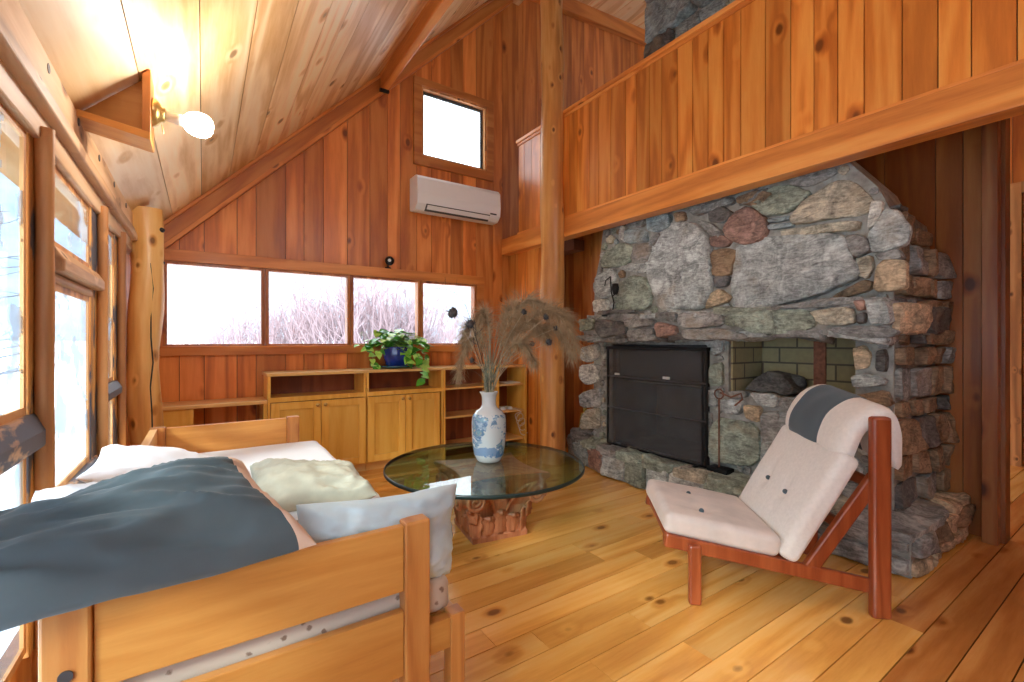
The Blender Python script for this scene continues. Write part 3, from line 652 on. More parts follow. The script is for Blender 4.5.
S_D = [('tan', [(528,130),(560,120),(582,150),(575,195),(532,200)]), ('dark', [(600,140),(640,132),(640,210),(602,205)]), ('light', [(518,226),(560,215),(640,235),(630,255),(530,265)]), ('brown', [(525,292),(635,272),(660,330),(560,322)]), ('grey', [(612,102),(650,97),(655,128),(614,130)]),
('brown', [(520,345),(560,335),(650,340),(650,400),(540,400)]), ('grey', [(250,300),(380,300),(400,330),(300,350)]), ('grey', [(220,345),(330,360),(340,460),(225,470)]), ('brown', [(420,310),(510,300),(515,390),(420,390)]), ('light', [(540,410),(650,410),(650,490),(545,490)]), ('grey', [(350,370),(520,400),(530,480),(350,480)])]
mb = MB(); polys = []
def do(lst, z, X, h):
    for c_, pts in lst:
        P3 = [onX(z[0] + a / z[2], z[1] + b_ / z[2], X) for a, b_ in pts]
        big = abs(sum(P3[i].y * P3[(i + 1) % len(P3)].z - P3[(i + 1) % len(P3)].y * P3[i].z for i in range(len(P3)))) / 2
        cc = sum(P3, Vector()) / len(P3); P3 = [cc + (q - cc) * 1.05 for q in P3]
        polys.append([(q.y, q.z) for q in P3]); stone(mb, P3, (-1, 0, 0), h if big < .05 else h * 1.2, STC[c_])
do(S_A, ZA, FX, .032); do(S_B, ZB, FX, .032)
do(S_C, ZC, FX - .01, .026); do(S_D, ZD, FX - .01, .026)
# filler stones between the large ones
breast = [(3.27, 1.40), (3.27, 1.75), (3.20, 2.0), (3.12, 2.35), (1.22, 2.35), (.98, 2.08), (.90, 1.9), (.92, 1.40)]
lowers = [[(3.30, .26), (3.30, 1.27), (3.12, 1.27), (3.12, .26)], [(3.12, 1.19), (3.12, 1.27), (2.02, 1.27), (2.02, 1.19)], [(2.0, .26), (2.0, .80), (.93, .80), (.93, .26)], [(1.08, .8), (1.08, 1.26), (.93, 1.26), (.93, .8)], [(2.0, .8), (2.0, 1.26), (1.92, 1.26), (1.92, .8)]]
circ = []
def fill(region, X, tries, rmax, rmin, cols):
    ys_ = [p[0] for p in region]; zs_ = [p[1] for p in region]
    for k in range(tries):
        y = random.uniform(min(ys_), max(ys_)); z = random.uniform(min(zs_), max(zs_)); p = (y, z)
        if not poly_in(p, region): continue
        r = min(rmax, min(segd(p, region[i], region[(i + 1) % len(region)]) for i in range(len(region))) - .0)
        if r < rmin: continue
        for q in polys:
            if poly_in(p, q): r = 0; break
            r = min(r, min(segd(p, q[i], q[(i + 1) % len(q)]) for i in range(len(q))) - .004)
            if r < rmin: break
        for c_ in circ:
            if r < rmin: break
            r = min(r, math.hypot(c_[0] - y, c_[1] - z) - c_[2] - .004)
        if r < rmin: continue
        circ.append((y, z, r)); a0 = random.random() * 6; m_ = random.choice((5, 6, 7)); ex = 1
        pts = [Vector((X, y + math.cos(a0 + 6.283 * i / m_) * r * 1.1 * random.uniform(.85, 1.1), z + math.sin(a0 + 6.283 * i / m_) * r * 1.05 * random.uniform(.85, 1.1))) for i in range(m_)]
        stone(mb, pts, (-1, 0, 0), min(.03, r * .6), STC[random.choice(cols)], sub=.02)
fill(breast, FX, 5000, .09, .024, ['grey', 'light', 'green', 'blue', 'sand', 'brown'])
for rg in lowers: fill(rg, FX, 1400, .07, .022, ['grey', 'light', 'green', 'sand', 'grey'])
# right-hand side face (faces the room end) and its corner stones
def stonewall(mb, T, nrm, u0, u1, z0, z1, hmin, hmax, wmin, wmax, cols, h=.03, top=None):
    z = z0
    while z < z1 - .03:
        hh = min(random.uniform(hmin, hmax), z1 - z)
        if z1 - z - hh < hmin * .6: hh = z1 - z
        u = u0
        while u < u1 - .02:
            ww = min(random.uniform(wmin, wmax), u1 - u)
            if u1 - u - ww < wmin * .6: ww = u1 - u
            g = .007; j = lambda: random.uniform(-.012, .012)
            zt = z + hh
            if top and z + hh > top(u + ww / 2): zt = top(u + ww / 2)
            if zt - z > .04:
                pts = [T(u + g, z + g + abs(j())), T(u + ww * .5, z + g), T(u + ww - g, z + g + abs(j())), T(u + ww - g + j() * .3, (z + zt) / 2), T(u + ww - g, zt - g - abs(j())), T(u + ww * .5, zt - g), T(u + g, zt - g - abs(j())), T(u + g + j() * .3, (z + zt) / 2)]
                stone(mb, [Vector(p) for p in pts], nrm, h * random.uniform(.7, 1.3), STC[random.choice(cols)], it=1)
            u += ww
        z += hh
stonewall(mb, lambda u, z: (u, .93 - (u - FX) * .09, z), (0, -1, 0), FX + .01, 3.95, .25, 2.02, .10, .22, .12, .34, ['brown', 'brown', 'brown', 'grey', 'dark', 'brown'], .025, top=lambda u: 2.0 - (u - FX) * .35)
mb.build('facing_stones', 'fieldstone', fp)
# mortar core
core = MB()
core.prism([(FX, y, z) for y, z in [(3.29, 1.22), (3.29, 1.75), (3.22, 2.0), (3.15, 2.37), (1.22, 2.37), (1.0, 2.08), (.93, 1.9), (.93, 1.22)]], (.30, 0, 0))
core.prism([(3.5, y, z) for y, z in [(3.29, 1.22), (3.29, 2.37), (1.35, 2.37), (.97, 1.95), (.93, 1.6), (.93, 1.22)]], (.44, 0, 0))
for y0, y1 in ((3.06, 3.30), (1.90, 2.05), (.93, 1.11)): core.box((FX, y0, 0), (3.94, y1, 1.22))
core.box((FX, 1.11, 0), (3.94, 1.90, .82)).box((FX, 2.05, 0), (3.94, 3.06, .24)).box((FX, 2.05, 1.17), (3.94, 3.06, 1.22)).box((3.85, 2.05, .24), (3.94, 3.06, 1.17)).box((3.66, 1.11, .82), (3.94, 1.90, 1.22))
core.build('mortar_core', 'mortar', fp)
fb = MB().box((3.83, 2.05, .24), (3.85, 3.06, 1.17)).box((FX + .02, 2.05, .24), (3.83, 2.065, 1.17)).box((FX + .02, 3.045, .24), (3.83, 3.06, 1.17)).box((FX + .02, 2.065, .24), (3.83, 3.045, .255)).box((FX + .02, 2.065, 1.155), (3.83, 3.045, 1.17))
fb.build('firebox_lining', 'soot', fp)
nb = MB().box((3.645, 1.11, .82), (3.66, 1.90, 1.24)).box((FX + .03, 1.885, .82), (3.645, 1.90, 1.24)).box((FX + .05, 1.11, .82), (3.645, 1.12, 1.24))
nb.build('warming_niche_bricks', 'firebrick', fp)
MB().box((3.32, 1.315, .82), (3.335, 1.385, 1.25)).build('niche_strap', 'rusty_iron', fp)
st = MB(); stone(st, [Vector((3.45, 1.84, .83)), Vector((3.45, 1.80, .93)), Vector((3.45, 1.70, .99)), Vector((3.45, 1.58, .96)), Vector((3.45, 1.48, .83))], (-1, 0, 0), .12, STC['dark'])
st.ball((3.5, 1.66, .89), .1, STC['dark'], jit=.3, sc=(1.2, 1.7, .9)); tag(st.build('niche_boulder', 'fieldstone', loc=(3.5, 1.66, .82)), 'dark rounded stone lying in the brick warming niche of the fireplace', 'stone')
# insert hood
ih = MB().prism([(3.24, 2.12, .88), (3.24, 2.12, 1.15), (3.5, 2.12, 1.15), (3.5, 2.12, .80), (3.28, 2.12, .84)], (0, .88, 0)).build('stove_insert', 'black_stove', fp, bevel=.01)
# mantel
MX = 3.05
mm = MB(); polys2 = []
mant = [(ZA, 'green', [(80,578),(128,573),(125,612),(80,620)]), (ZA, 'dark', [(133,573),(232,588),(236,630),(150,642),(132,612)]), (ZA, 'grey', [(235,572),(330,577),(330,598),(240,608)]), (ZA, 'grey', [(240,612),(330,604),(332,640),(242,645)]), (ZA, 'red', [(336,586),(402,598),(410,628),(350,642)]), (ZA, 'grey', [(338,552),(408,552),(410,590),(340,578)]),
(ZA, 'grey', [(415,558),(480,552),(560,560),(562,600),(480,608),(418,605)]), (ZA, 'green', [(570,560),(700,545),(745,553),(750,640),(650,602),(572,600)]), (ZA, 'grey', [(420,612),(570,608),(650,632),(640,645),(480,648),(424,640)]),
(ZA, 'dark', [(140,548),(250,543),(250,556),(140,562)]), (ZC, 'grey', [(75,85),(150,92),(230,88),(230,112),(140,108),(75,104)]), (ZC, 'grey', [(240,84),(335,82),(335,104),(240,108)]),
(ZB, 'green', [(5,560),(130,545),(245,545),(270,600),(180,630),(60,625),(5,600)]), (ZB, 'sand', [(250,548),(390,535),(400,590),(350,600),(275,595)]), (ZB, 'red', [(398,515),(435,510),(438,540),(405,550)]), (ZB, 'light', [(442,520),(505,500),(520,595),(440,595)]), (ZB, 'grey', [(290,605),(500,600),(545,620),(520,640),(400,640)]), (ZB, 'dark', [(402,558),(432,552),(432,590),(406,594)]), (ZB, 'grey', [(120,540),(300,505),(390,512),(390,530),(250,540)])]
for zz, c_, pts in mant:
    P3 = [onX(zz[0] + a / zz[2], zz[1] + b_ / zz[2], MX) for a, b_ in pts]; stone(mm, P3, (-1, 0, 0), .05, STC[c_], sub=.025)
my0, my1, mz0, mz1 = .90, 3.28, 1.235, 1.415
stonewall(mm, lambda u, z: (u, .885, z), (0, -1, 0), MX + .02, 3.95, mz0, mz1, .17, .2, .15, .35, ['tan', 'brown', 'dark', 'brown'], .03)
u = my0
while u < my1 - .05:   # flat ledge stones on top of the mantel and thin slabs under it
    ww = min(random.uniform(.2, .42), my1 - u)
    stone(mm, [Vector((MX - .02, u + .006, mz1)), Vector((MX - .03, u + ww / 2, mz1)), Vector((MX - .02, u + ww - .006, mz1)), Vector((FX + .02, u + ww - .006, mz1)), Vector((FX + .02, u + .006, mz1))], (0, 0, 1), .014, STC[random.choice(['grey', 'green', 'light'])])
    stone(mm, [Vector((MX - .02, u + ww - .006, mz0)), Vector((MX - .03, u + ww / 2, mz0)), Vector((MX - .02, u + .006, mz0)), Vector((FX + .02, u + .006, mz0)), Vector((FX + .02, u + ww - .006, mz0))], (0, 0, -1), .02, STC[random.choice(['grey', 'dark', 'light'])])
    u += ww
mm.build('mantel', 'fieldstone', fp)
MB().box((MX, my0, mz0), (FX + .02, my1, mz1)).box((FX, .88, mz0), (3.94, .94, mz1)).build('mantel_core', 'mortar', fp)
# hearth
HZ = .215
hp = [(2.96, .79), (2.96, 2.45), (2.99, 2.95), (3.08, 3.42), (3.20, 3.66), (3.36, 3.72), (3.44, 3.32), (3.94, 3.3), (3.94, .93), (3.94, .79)]
hc = MB().prism([(x, y, 0) for x, y in hp], (0, 0, HZ)); hc.build('hearth_core', 'mortar', fp)
hs_ = MB()
for i in range(0, 5):
    a = Vector((*hp[i], 0)); b_ = Vector((*hp[i + 1], 0)); L = (b_ - a).length; d = (b_ - a) / L; nn = Vector((-d.y, d.x, 0)); nn = nn if nn.x < 0 or nn.y > .5 else -nn
    if i == 0:
        stonewall(hs_, lambda u, z: a + d * u + Vector((0, 0, z)), nn, 0, .9, .0, HZ, .10, .115, .30, .6, ['light', 'grey', 'light'], .03)
        stonewall(hs_, lambda u, z: a + d * u + Vector((0, 0, z)), nn, .9, L, .0, HZ, .19, .21, .14, .30, ['blue', 'light', 'green', 'red', 'grey', 'green'], .03)
    else: stonewall(hs_, lambda u, z: a + d * u + Vector((0, 0, z)), nn, 0, L, .0, HZ, .16, .21, .14, .25, ['blue', 'light', 'green', 'grey', 'tan', 'red'], .03)
stonewall(hs_, lambda u, z: (2.96 + u, .79, z), (0, -1, 0), 0, .98, 0, HZ, .07, .13, .14, .34, ['brown', 'brown', 'tan', 'grey'], .03)
# hearth slabs
cuts_y = [.76, 1.06, 1.35, 1.62, 1.92, 2.2, 2.5, 2.8, 3.06, 3.33, 3.68]
def hx(y):
    for i in range(5):
        if hp[i][1] <= y <= hp[i + 1][1]: t2 = (y - hp[i][1]) / (hp[i + 1][1] - hp[i][1]); return hp[i][0] * (1 - t2) + hp[i + 1][0] * t2
    return 2.96 if y < 1 else 3.3
for a, b_ in zip(cuts_y[:-1], cuts_y[1:]):
    x1_ = 3.23 if a > .9 else 3.6
    stone(hs_, [Vector((hx(a) - .035, a + .006, HZ)), Vector((hx((a + b_) / 2) - .045, (a + b_) / 2, HZ)), Vector((hx(b_) - .035, b_ - .006, HZ)), Vector((x1_ if b_ < 3.4 else 3.42, b_ - .006, HZ)), Vector((x1_ if b_ < 3.4 else 3.45, a + .006, HZ))], (0, 0, 1), .03, STC[random.choice(['grey', 'sand', 'light', 'green', 'grey'])], it=1)
for a, b_ in ((3.6, 3.78), (3.78, 3.95)):
    stone(hs_, [Vector((a, .76, HZ)), Vector((b_, .76, HZ)), Vector((b_, .93, HZ)), Vector((a, .93, HZ))], (0, 0, 1), .03, STC[random.choice(['brown', 'tan'])], it=1)
hs_.build('hearth', 'fieldstone', fp)
# chimney stack above the loft
cs = MB().box((3.62, 1.5, 2.43), (4.6, 3.0, 5.66), (.3, .3, .3)); cs.build('chimney_core', 'mortar', fp)
cs = MB(); big_st = ['grey', 'blue', 'dark', 'grey', 'green']
stonewall(cs, lambda u, z: (3.62, u, z), (-1, 0, 0), 1.5, 3.0, 2.6, 5.64, .25, .5, .25, .55, big_st, .07)
stonewall(cs, lambda u, z: (3.62 + u, 1.5, z), (0, -1, 0), 0, .98, 2.6, 5.64, .25, .5, .25, .5, big_st, .06)
cs.build('chimney_stack', 'fieldstone', fp)
# fire screen
fs_ = thing('fire_screen', (3.15, 2.55, .25), 'black wire-mesh fire screen standing before the firebox opening', 'fire screen')
SX = 3.13; sy0, sy1, sz0, sz1 = 2.03, 3.04, .255, 1.14
fr_ = MB()
for a, b_ in (((sy0, sz0), (sy0, sz1)), ((sy1, sz0), (sy1, sz1)), ((sy0, sz0), (sy1, sz0)), ((sy0, sz1), (sy1, sz1)), ((sy0 + .03, sz0), (sy0 + .03, sz1))):
    fr_.bar((SX, *a), (SX, *b_), .016, .016, up=(1, 0, 0))
for y_ in (sy0 + .06, sy1 - .06): fr_.bar((SX - .09, y_, sz0), (SX + .04, y_, sz0), .02, .012)
fr_.build('frame', 'black_iron', fs_)
for z in (.88, .595): MB().tube([(SX - .012, sy0, z), (SX - .02, (sy0 + sy1) / 2, z - .006), (SX - .012, sy1, z)], .006, 8).build('cross_bar', 'bolt_steel', fs_)
pn_ = MB().box((SX, sy0, sz0), (SX + .002, sy1, sz1)); pn_.box((SX, sy1 - .01, sz0), (SX + .10, sy1 - .008, sz1)); tag(pn_.build('mesh_panel', 'screen_mesh', fs_), 'fine black wire mesh')
MB().box((SX - .02, sy0 - .01, sz1 - .015), (SX + .09, sy1 + .01, sz1 + .012)).build('top_hood', 'black_iron', fs_, bevel=.004)
lb = onX(665, 378, SX - .02); MB().box((SX - .008, lb.y - .035, lb.z - .012), (SX - .003, lb.y + .035, lb.z + .010)).build('handle', 'fire_label', fs_, bevel=.003)
lb = onX(616, 374, SX - .02); MB().box((SX - .008, lb.y - .03, lb.z - .010), (SX - .003, lb.y + .03, lb.z + .010)).build('handle', 'fire_label', fs_, bevel=.003)
# poker stand
pb = onZ(719, 470, .262); ps = thing('fire_tool_stand', pb, 'small black iron fire tool stand on the hearth right of the screen', 'fire tools')
MB().box((pb.x - .05, pb.y - .09, .25), (pb.x + .05, pb.y + .07, .285)).build('base', 'black_iron', ps, bevel=.006)
hz_ = .78
MB().tube([(pb.x, pb.y, .28), (pb.x, pb.y, hz_)], .006, 8).build('upright', 'rusty_iron', ps)
MB().tube([(pb.x, pb.y + .035 * math.cos(a * .6), hz_ + .035 + .035 * math.sin(a * .6)) for a in range(12)], .005, 8).build('ring_handle', 'rusty_iron', ps)
pk = onX(741, 402, pb.x); MB().tube([(pb.x, pb.y - .01, hz_ + .045), (pb.x, pb.y - .09, hz_ + .02), (pb.x, pk.y, pk.z + .06), (pb.x, pk.y - .01, pk.z + .02), (pb.x - .01, pk.y + .04, pk.z - .03)], .006, 8).build('poker', 'rusty_iron', ps)
# broom left of the hearth
bb = onZ(574, 424, .26); bb = Vector((3.38, 3.62, .247)); br_ = thing('hearth_broom', bb, 'small yellow straw whisk broom standing upside down left of the fireplace', 'broom')
MB().hexa([(bb.x - .02, bb.y - .09, .25), (bb.x + .02, bb.y - .09, .25), (bb.x + .02, bb.y + .09, .25), (bb.x - .02, bb.y + .09, .25), (bb.x - .015, bb.y - .05, .43), (bb.x + .015, bb.y - .05, .43), (bb.x + .015, bb.y + .05, .43), (bb.x - .015, bb.y + .05, .43)]).build('straw_head', 'broom_straw', br_, bevel=.01)
MB().tube([(bb.x, bb.y, .42), (bb.x, bb.y, .66)], [.02, .016], 10).build('handle', 'broom_straw', br_)
# candle bracket on the chimney breast
kb = onX(612, 309, MX + .03); kz = mz1 + .012; ks = thing('iron_candle_holder', (MX + .03, kb.y, kz), 'thin black iron candle bracket standing on the left end of the mantel', 'candle holder')
MB().box((MX - .0, kb.y - .16, kz), (MX + .06, kb.y + .10, kz + .012)).build('foot_plate', 'black_iron', ks)
y_, x_ = kb.y, MX + .03
MB().tube([(x_, y_, kz + .01), (x_ + .01, y_ - .015, kz + .12), (x_, y_ + .01, kz + .22), (x_, y_ + .02, kz + .36)], .006, 8).build('stem', 'black_iron', ks)
MB().tube([(x_, y_ + .02, kz + .36), (x_, y_ + .08, kz + .33), (x_, y_ + .09, kz + .28)], .005, 8).tube([(x_, y_ - .005, kz + .18), (x_, y_ - .07, kz + .21), (x_, y_ - .08, kz + .26)], .005, 8).build('arm', 'black_iron', ks)
MB().lathe([(0, 0), (.018, .0), (.034, .05), (.028, .10), (.0, .10)], (x_, y_ - .04, kz + .19), 14).build('cup', 'black_iron', ks)

# ------------------------------------------------------------ cabinets under the window
CY = 4.24; TZ = .93
def cabinet(x0, x1, doors, label, dlabel=None):
    t = thing('cabinet', ((x0 + x1) / 2, CY + .17, 0), label, 'cabinet', 'door cabinets under the long window')
    b = MB()
    for x in (x0, x1 - .02): b.box((x, CY + .012, .07), (x + .02, YB - .02, TZ - .025))
    b.box((x0 + .02, CY + .012, .70), (x1 - .02, YB - .02, .725)).box((x0 + .02, CY + .02, .07), (x1 - .02, YB - .02, .09))
    b.box((x0, CY, .69), (x1, CY + .012, .73)).box((x0, CY, .73), (x0 + .022, CY + .012, TZ - .025)).box((x1 - .022, CY, .73), (x1, CY + .012, TZ - .025))
    b.build('body', 'cabinet_z', t, bevel=.001)
    MB().box((x0 + .02, YB - .035, .725), (x1 - .02, YB - .02, TZ - .025)).box((x0 + .02, YB - .035, .09), (x1 - .02, YB - .02, .70)).build('back_panel', 'dark_back', t)
    MB().box((x0, CY + .04, 0), (x1, CY + .06, .07)).build('toe_kick', 'cabinet_x', t)
    for i, (a, c2) in enumerate(doors):
        fw = .062; z0, z1 = .085, .685; y0 = CY - .018
        d = MB()
        d.box((a, y0, z0), (a + fw, CY, z1), (.5, random.random(), .1)).box((c2 - fw, y0, z0), (c2, CY, z1), (.5, random.random(), .1)).box((a + fw, y0, z1 - fw), (c2 - fw, CY, z1), (.48, .2, random.random())).box((a + fw, y0, z0), (c2 - fw, CY, z0 + fw), (.48, .2, random.random()))
        d.box((a + fw, y0 + .011, z0 + fw), (c2 - fw, CY - .002, z1 - fw), (.46, random.random(), .1))
        dd = d.build('door', 'cabinet_z', t, bevel=.002)
        kx = c2 - .03 if i % 2 == 0 else a + .03
        k_ = MB().lathe([(0, 0), (.006, 0), (.007, .012), (.015, .018), (.016, .026), (.010, .031), (0, .032)], seg=16)
        k_.xf(Matrix.Translation((kx, y0, z1 - .035)) @ Matrix.Rotation(R(90), 4, 'X')); k_.build('knob', 'brass', dd)
    return t
cabinet(.44, 1.243, [(.462, .848), (.852, 1.236)], 'honey pine two-door cabinet under the window, left one beside the low shelf')
cabinet(1.247, 2.02, [(1.254, 1.612), (1.616, 1.975)], 'honey pine two-door cabinet beneath the potted vine, beside the open bookshelf')
tag(MB().box((.43, CY - .012, TZ - .024), (3.03, YB - .02, TZ + .002)).build('countertop', 'cabinet_x', loc=(1.7, CY + .17, TZ - .024), bevel=.002), 'long pale wooden top running over the cabinets and bookshelf under the window', 'countertop')
t_ = thing('bookshelf', (2.5, CY + .17, 0), 'open wooden bookshelf at the right end of the cabinets behind the vase', 'bookshelf')
for a_, b_ in (((2.024, CY, 0), (2.044, YB - .02, TZ - .026)), ((3.005, CY - .05, 0), (3.027, YB - .02, TZ - .026)), ((2.66, CY, 0), (2.69, YB - .02, TZ - .026))): MB().box(a_, b_).build('side_panel', 'cabinet_z', t_)
MB().box((2.044, YB - .035, .02), (3.005, YB - .02, TZ - .026)).build('back_panel', 'dark_back', t_)
for z in (.70, .405, .09):
    MB().box((2.044, CY + .005, z), (2.66, YB - .036, z + .02)).build('shelf', 'cabinet_x', t_); MB().box((2.69, CY - .02, z + .005), (3.005, YB - .036, z + .025)).build('shelf', 'cabinet_x', t_)
tag(MB().box((2.80, CY + .0, .726), (2.97, CY + .22, .731)).box((2.82, CY + .01, .731), (2.98, CY + .2, .738)).build('paper_stack', 'paper', loc=(2.88, CY + .1, .725)), 'small stack of white papers on the upper shelf behind the pampas grass', 'papers')
cbl = []
for k in range(60):
    a = k * .42; cbl.append((2.92 + .05 * math.cos(a) + k * .0012, CY - .028 - .0003 * k, .40 - k * .0036 + .055 * math.sin(a) * (1 if k > 8 else .2)))
tag(MB().tube([(2.75, CY + .1, .437), (2.84, CY + .03, .437), (2.90, CY - .015, .44)] + cbl, .004, 6).build('coiled_cable', 'cable_white', loc=(2.9, CY, .3)), 'pale coiled cable dangling off the middle bookshelf board', 'cable')
tag(MB().box((2.72, CY + .02, .431), (2.79, CY + .08, .47)).build('power_adapter', 'paper', loc=(2.755, CY + .05, .431), bevel=.006), 'white power adapter on the middle bookshelf board, nearest the vase', 'adapter', 'power adapters')
tag(MB().box((2.84, CY + .05, .431), (2.90, CY + .12, .46)).build('power_adapter', 'paper', loc=(2.87, CY + .08, .431), bevel=.006), 'small white power adapter on the middle bookshelf board, right of the other', 'adapter', 'power adapters')
# low shelf at left
t_ = thing('low_shelf', (.1, CY + .17, 0), 'low pale open shelf between the log post and the cabinets', 'shelf')
MB().box((-.38, CY - .01, .685), (.436, YB - .02, .712)).build('shelf_top', 'cabinet_x', t_, bevel=.002)
MB().box((-.38, CY + .01, .0), (-.06, CY + .04, .685)).build('side_panel', 'cabinet_z', t_); MB().box((.41, CY + .01, 0), (.436, YB - .02, .685)).build('side_panel', 'cabinet_z', t_)
MB().box((-.35, CY + .02, .30), (.41, YB - .02, .32)).build('shelf', 'cabinet_x', t_)
# air conditioner
t_ = thing('air_conditioner', (2.30, 4.5, 2.56), 'white wall-mounted mini split air conditioner under the square window', 'air conditioner')
ax0, ax1, az0, az1 = 1.80, 2.80, 2.545, 2.905
prof = [(YB - .002, az0 + .02), (YB - .06, az0), (YB - .16, az0 + .005), (YB - .215, az0 + .06), (YB - .225, az0 + .16), (YB - .215, az1 - .04), (YB - .18, az1 - .005), (YB - .16, az1), (YB - .002, az1)]
MB().prism([(ax0, y, z) for y, z in prof], (ax1 - ax0, 0, 0)).build('housing', 'ac_white', t_, bevel=.008)
MB().prism([(ax0 + .10, y, z) for y, z in [(YB - .218, az0 + .064), (YB - .222, az0 + .062), (YB - .165, az0 + .001), (YB - .155, az0 + .003)]], (ax1 - ax0 - .24, 0, 0)).build('air_outlet', 'ac_dark', t_)
MB().prism([(ax0 + .11, y, z) for y, z in [(YB - .222, az0 + .052), (YB - .226, az0 + .048), (YB - .198, az0 + .012), (YB - .194, az0 + .016)]], (ax1 - ax0 - .26, 0, 0)).build('louver', 'ac_white', t_)
MB().box((ax1 - .14, YB - .2275, az0 + .07), (ax1 - .06, YB - .222, az0 + .085)).build('indicator', 'ac_dark', t_)
# small black webcam on the window trim
cx_ = onY(389, 263, YB - .05); t_ = thing('security_camera', (cx_.x, YB - .03, WZ1 + .095), 'small black camera perched on the window head trim', 'camera')
MB().lathe([(0, 0), (.03, 0), (.03, .008), (.008, .012), (.008, .03), (0, .03)], (cx_.x, YB - .02, WZ1 + .096), 14).build('stand', 'black_iron', t_)
axl([(0, -.03), (.03, -.03), (.043, -.02), (.046, .0), (.044, .02), (.030, .03), (0, .03)], (cx_.x, YB - .07, WZ1 + .165), Vector((-.4, -1, .05)).normalized()).build('body', 'black_iron', t_)
axl([(0, .030), (.016, .030), (.016, .034), (0, .034)], (cx_.x, YB - .07, WZ1 + .165), Vector((-.4, -1, .05)).normalized()).build('lens', 'ac_white', t_)
tag(MB().lathe([(0, 0), (.05, 0), (.085, .012), (.085, .018), (0, .018)], seg=24).xf(Matrix.Translation((.78, 4.30, ceil_z(.78) - .001)) @ Matrix.Rotation(R(135), 4, 'Y')).build('smoke_detector', 'socket_white', loc=(.78, 4.3, 3.15)), 'round pale disc fixed low on the sloped ceiling near the gable trim', 'smoke detector')
bpy.data.objects.remove(bpy.data.objects['smoke_detector'])

# ------------------------------------------------------------ soft things
def rbox(cx, hd, r, n_=10, col=None, amp=0, fr=4, puff=0, seed=0):
    """rounded cushion block, local axes; cx centre, hd half sizes"""
    mb = MB(); hd = Vector(hd); vs = []; fs = []; idx = {}
    def V(p):
        k = tuple(round(x, 5) for x in p)
        if k in idx: return idx[k]
        P = Vector([p[i] * hd[i] for i in range(3)]); q = Vector([max(-(hd[i] - r), min(hd[i] - r, P[i])) for i in range(3)])
        d = P - q
        if d.length > 1e-6: P = q + d.normalized() * r
        pf = puff * (1 - p[0] ** 2) * (1 - p[1] ** 2) * p[2]
        P.z += pf
        if amp: P += Vector((noise.noise(P * fr + Vector((seed, 0, 0))), noise.noise(P * fr + Vector((seed, 5, 0))), noise.noise(P * fr + Vector((seed, 0, 5))))) * amp
        idx[k] = len(vs); vs.append(P + Vector(cx)); return idx[k]
    def cc(i): x = i / n_ * 2 - 1; return math.copysign(abs(x) ** .75, x)
    for ax_ in range(3):
        for s in (-1, 1):
            for i in range(n_):
                for j in range(n_):
                    q = []
                    for a, b in ((i, j), (i + 1, j), (i + 1, j + 1), (i, j + 1)):
                        p = [0, 0, 0]; p[ax_] = s; p[(ax_ + 1) % 3] = cc(a); p[(ax_ + 2) % 3] = cc(b); q.append(V(p))
                    fs.append(tuple(q) if s > 0 else tuple(q[::-1]))
    return mb.add(vs, fs, (.5, .5, .5), 0, True)
def pillow(TL, TR, BR, BL, T, mats, name, label, cat='pillow', n_=34, wr=.012, seed=0, flip=1, group=None, pw=3.2, asym=0):
    TL, TR, BR, BL = map(Vector, (TL, TR, BR, BL)); nn = (TR - BL).cross(TL - BR).normalized()
    if nn.z < 0: nn = -nn
    nn = nn * flip; c = (TL + TR + BR + BL) / 4
    vs = []; fs = []; mi = []
    def P(i, j, s):
        u = math.sin(math.pi / 2 * (i / n_ * 2 - 1)); v = math.sin(math.pi / 2 * (j / n_ * 2 - 1))
        uu = u * (1 - .07 * math.cos(math.pi / 2 * v) ** 1.5); vv = v * (1 - .09 * math.cos(math.pi / 2 * u) ** 1.5)
        a = (uu + 1) / 2; b = (vv + 1) / 2
        p = BL * (1 - a) * (1 - b) + BR * a * (1 - b) + TL * (1 - a) * b + TR * a * b
        e = max(0, (1 - abs(u) ** pw)) ** .6 * max(0, (1 - abs(v) ** pw)) ** .6
        h = T / 2 * e
        q = Vector((u * 1.1, v * 1.1, seed)); edge = min(1, e * 3)
        r1 = 1 - abs(noise.noise(Vector((u * 1.3 + v * 2.2, v * .9 - u * .5, seed)) * 1.7)) * 2; r2 = 1 - abs(noise.noise(Vector((u * 3 - v * 1.5, v * 2.4, seed + 7)) * 1.3)) * 2
        h += wr * edge * (r1 * 1.0 + r2 * .6 + .5 * noise.noise(q * 6)) if not asym else wr * edge * (r1 * 1.0 + r2 * .22 + .12 * noise.noise(q * 6))
        p = p + nn * s * h * (1.0 if s > 0 or not asym else asym) + nn * (.02 * noise.noise(Vector((u, v, seed + 3))))
        return p
    for s in (1, -1):
        o = len(vs)
        for i in range(n_ + 1):
            for j in range(n_ + 1): vs.append(P(i, j, s))
        for i in range(n_):
            for j in range(n_):
                q = (o + i * (n_ + 1) + j, o + (i + 1) * (n_ + 1) + j, o + (i + 1) * (n_ + 1) + j + 1, o + i * (n_ + 1) + j + 1)
                fs.append(q if s > 0 else q[::-1]); mi.append(0 if (len(mats) == 1 or i < n_ * .84) else 1)
    mb = MB(); mb.v = [tuple(v) for v in vs]; mb.f = fs; mb.c = [(.5, .5, .5)] * len(fs); mb.m = mi; mb.sm = [True] * len(fs)
    o = mb.build(name, mats, loc=(c.x, c.y, min(v.z for v in vs)))
    w_ = o.modifiers.new('weld', 'WELD'); w_.merge_threshold = .0005
    return tag(o, label, cat, group)

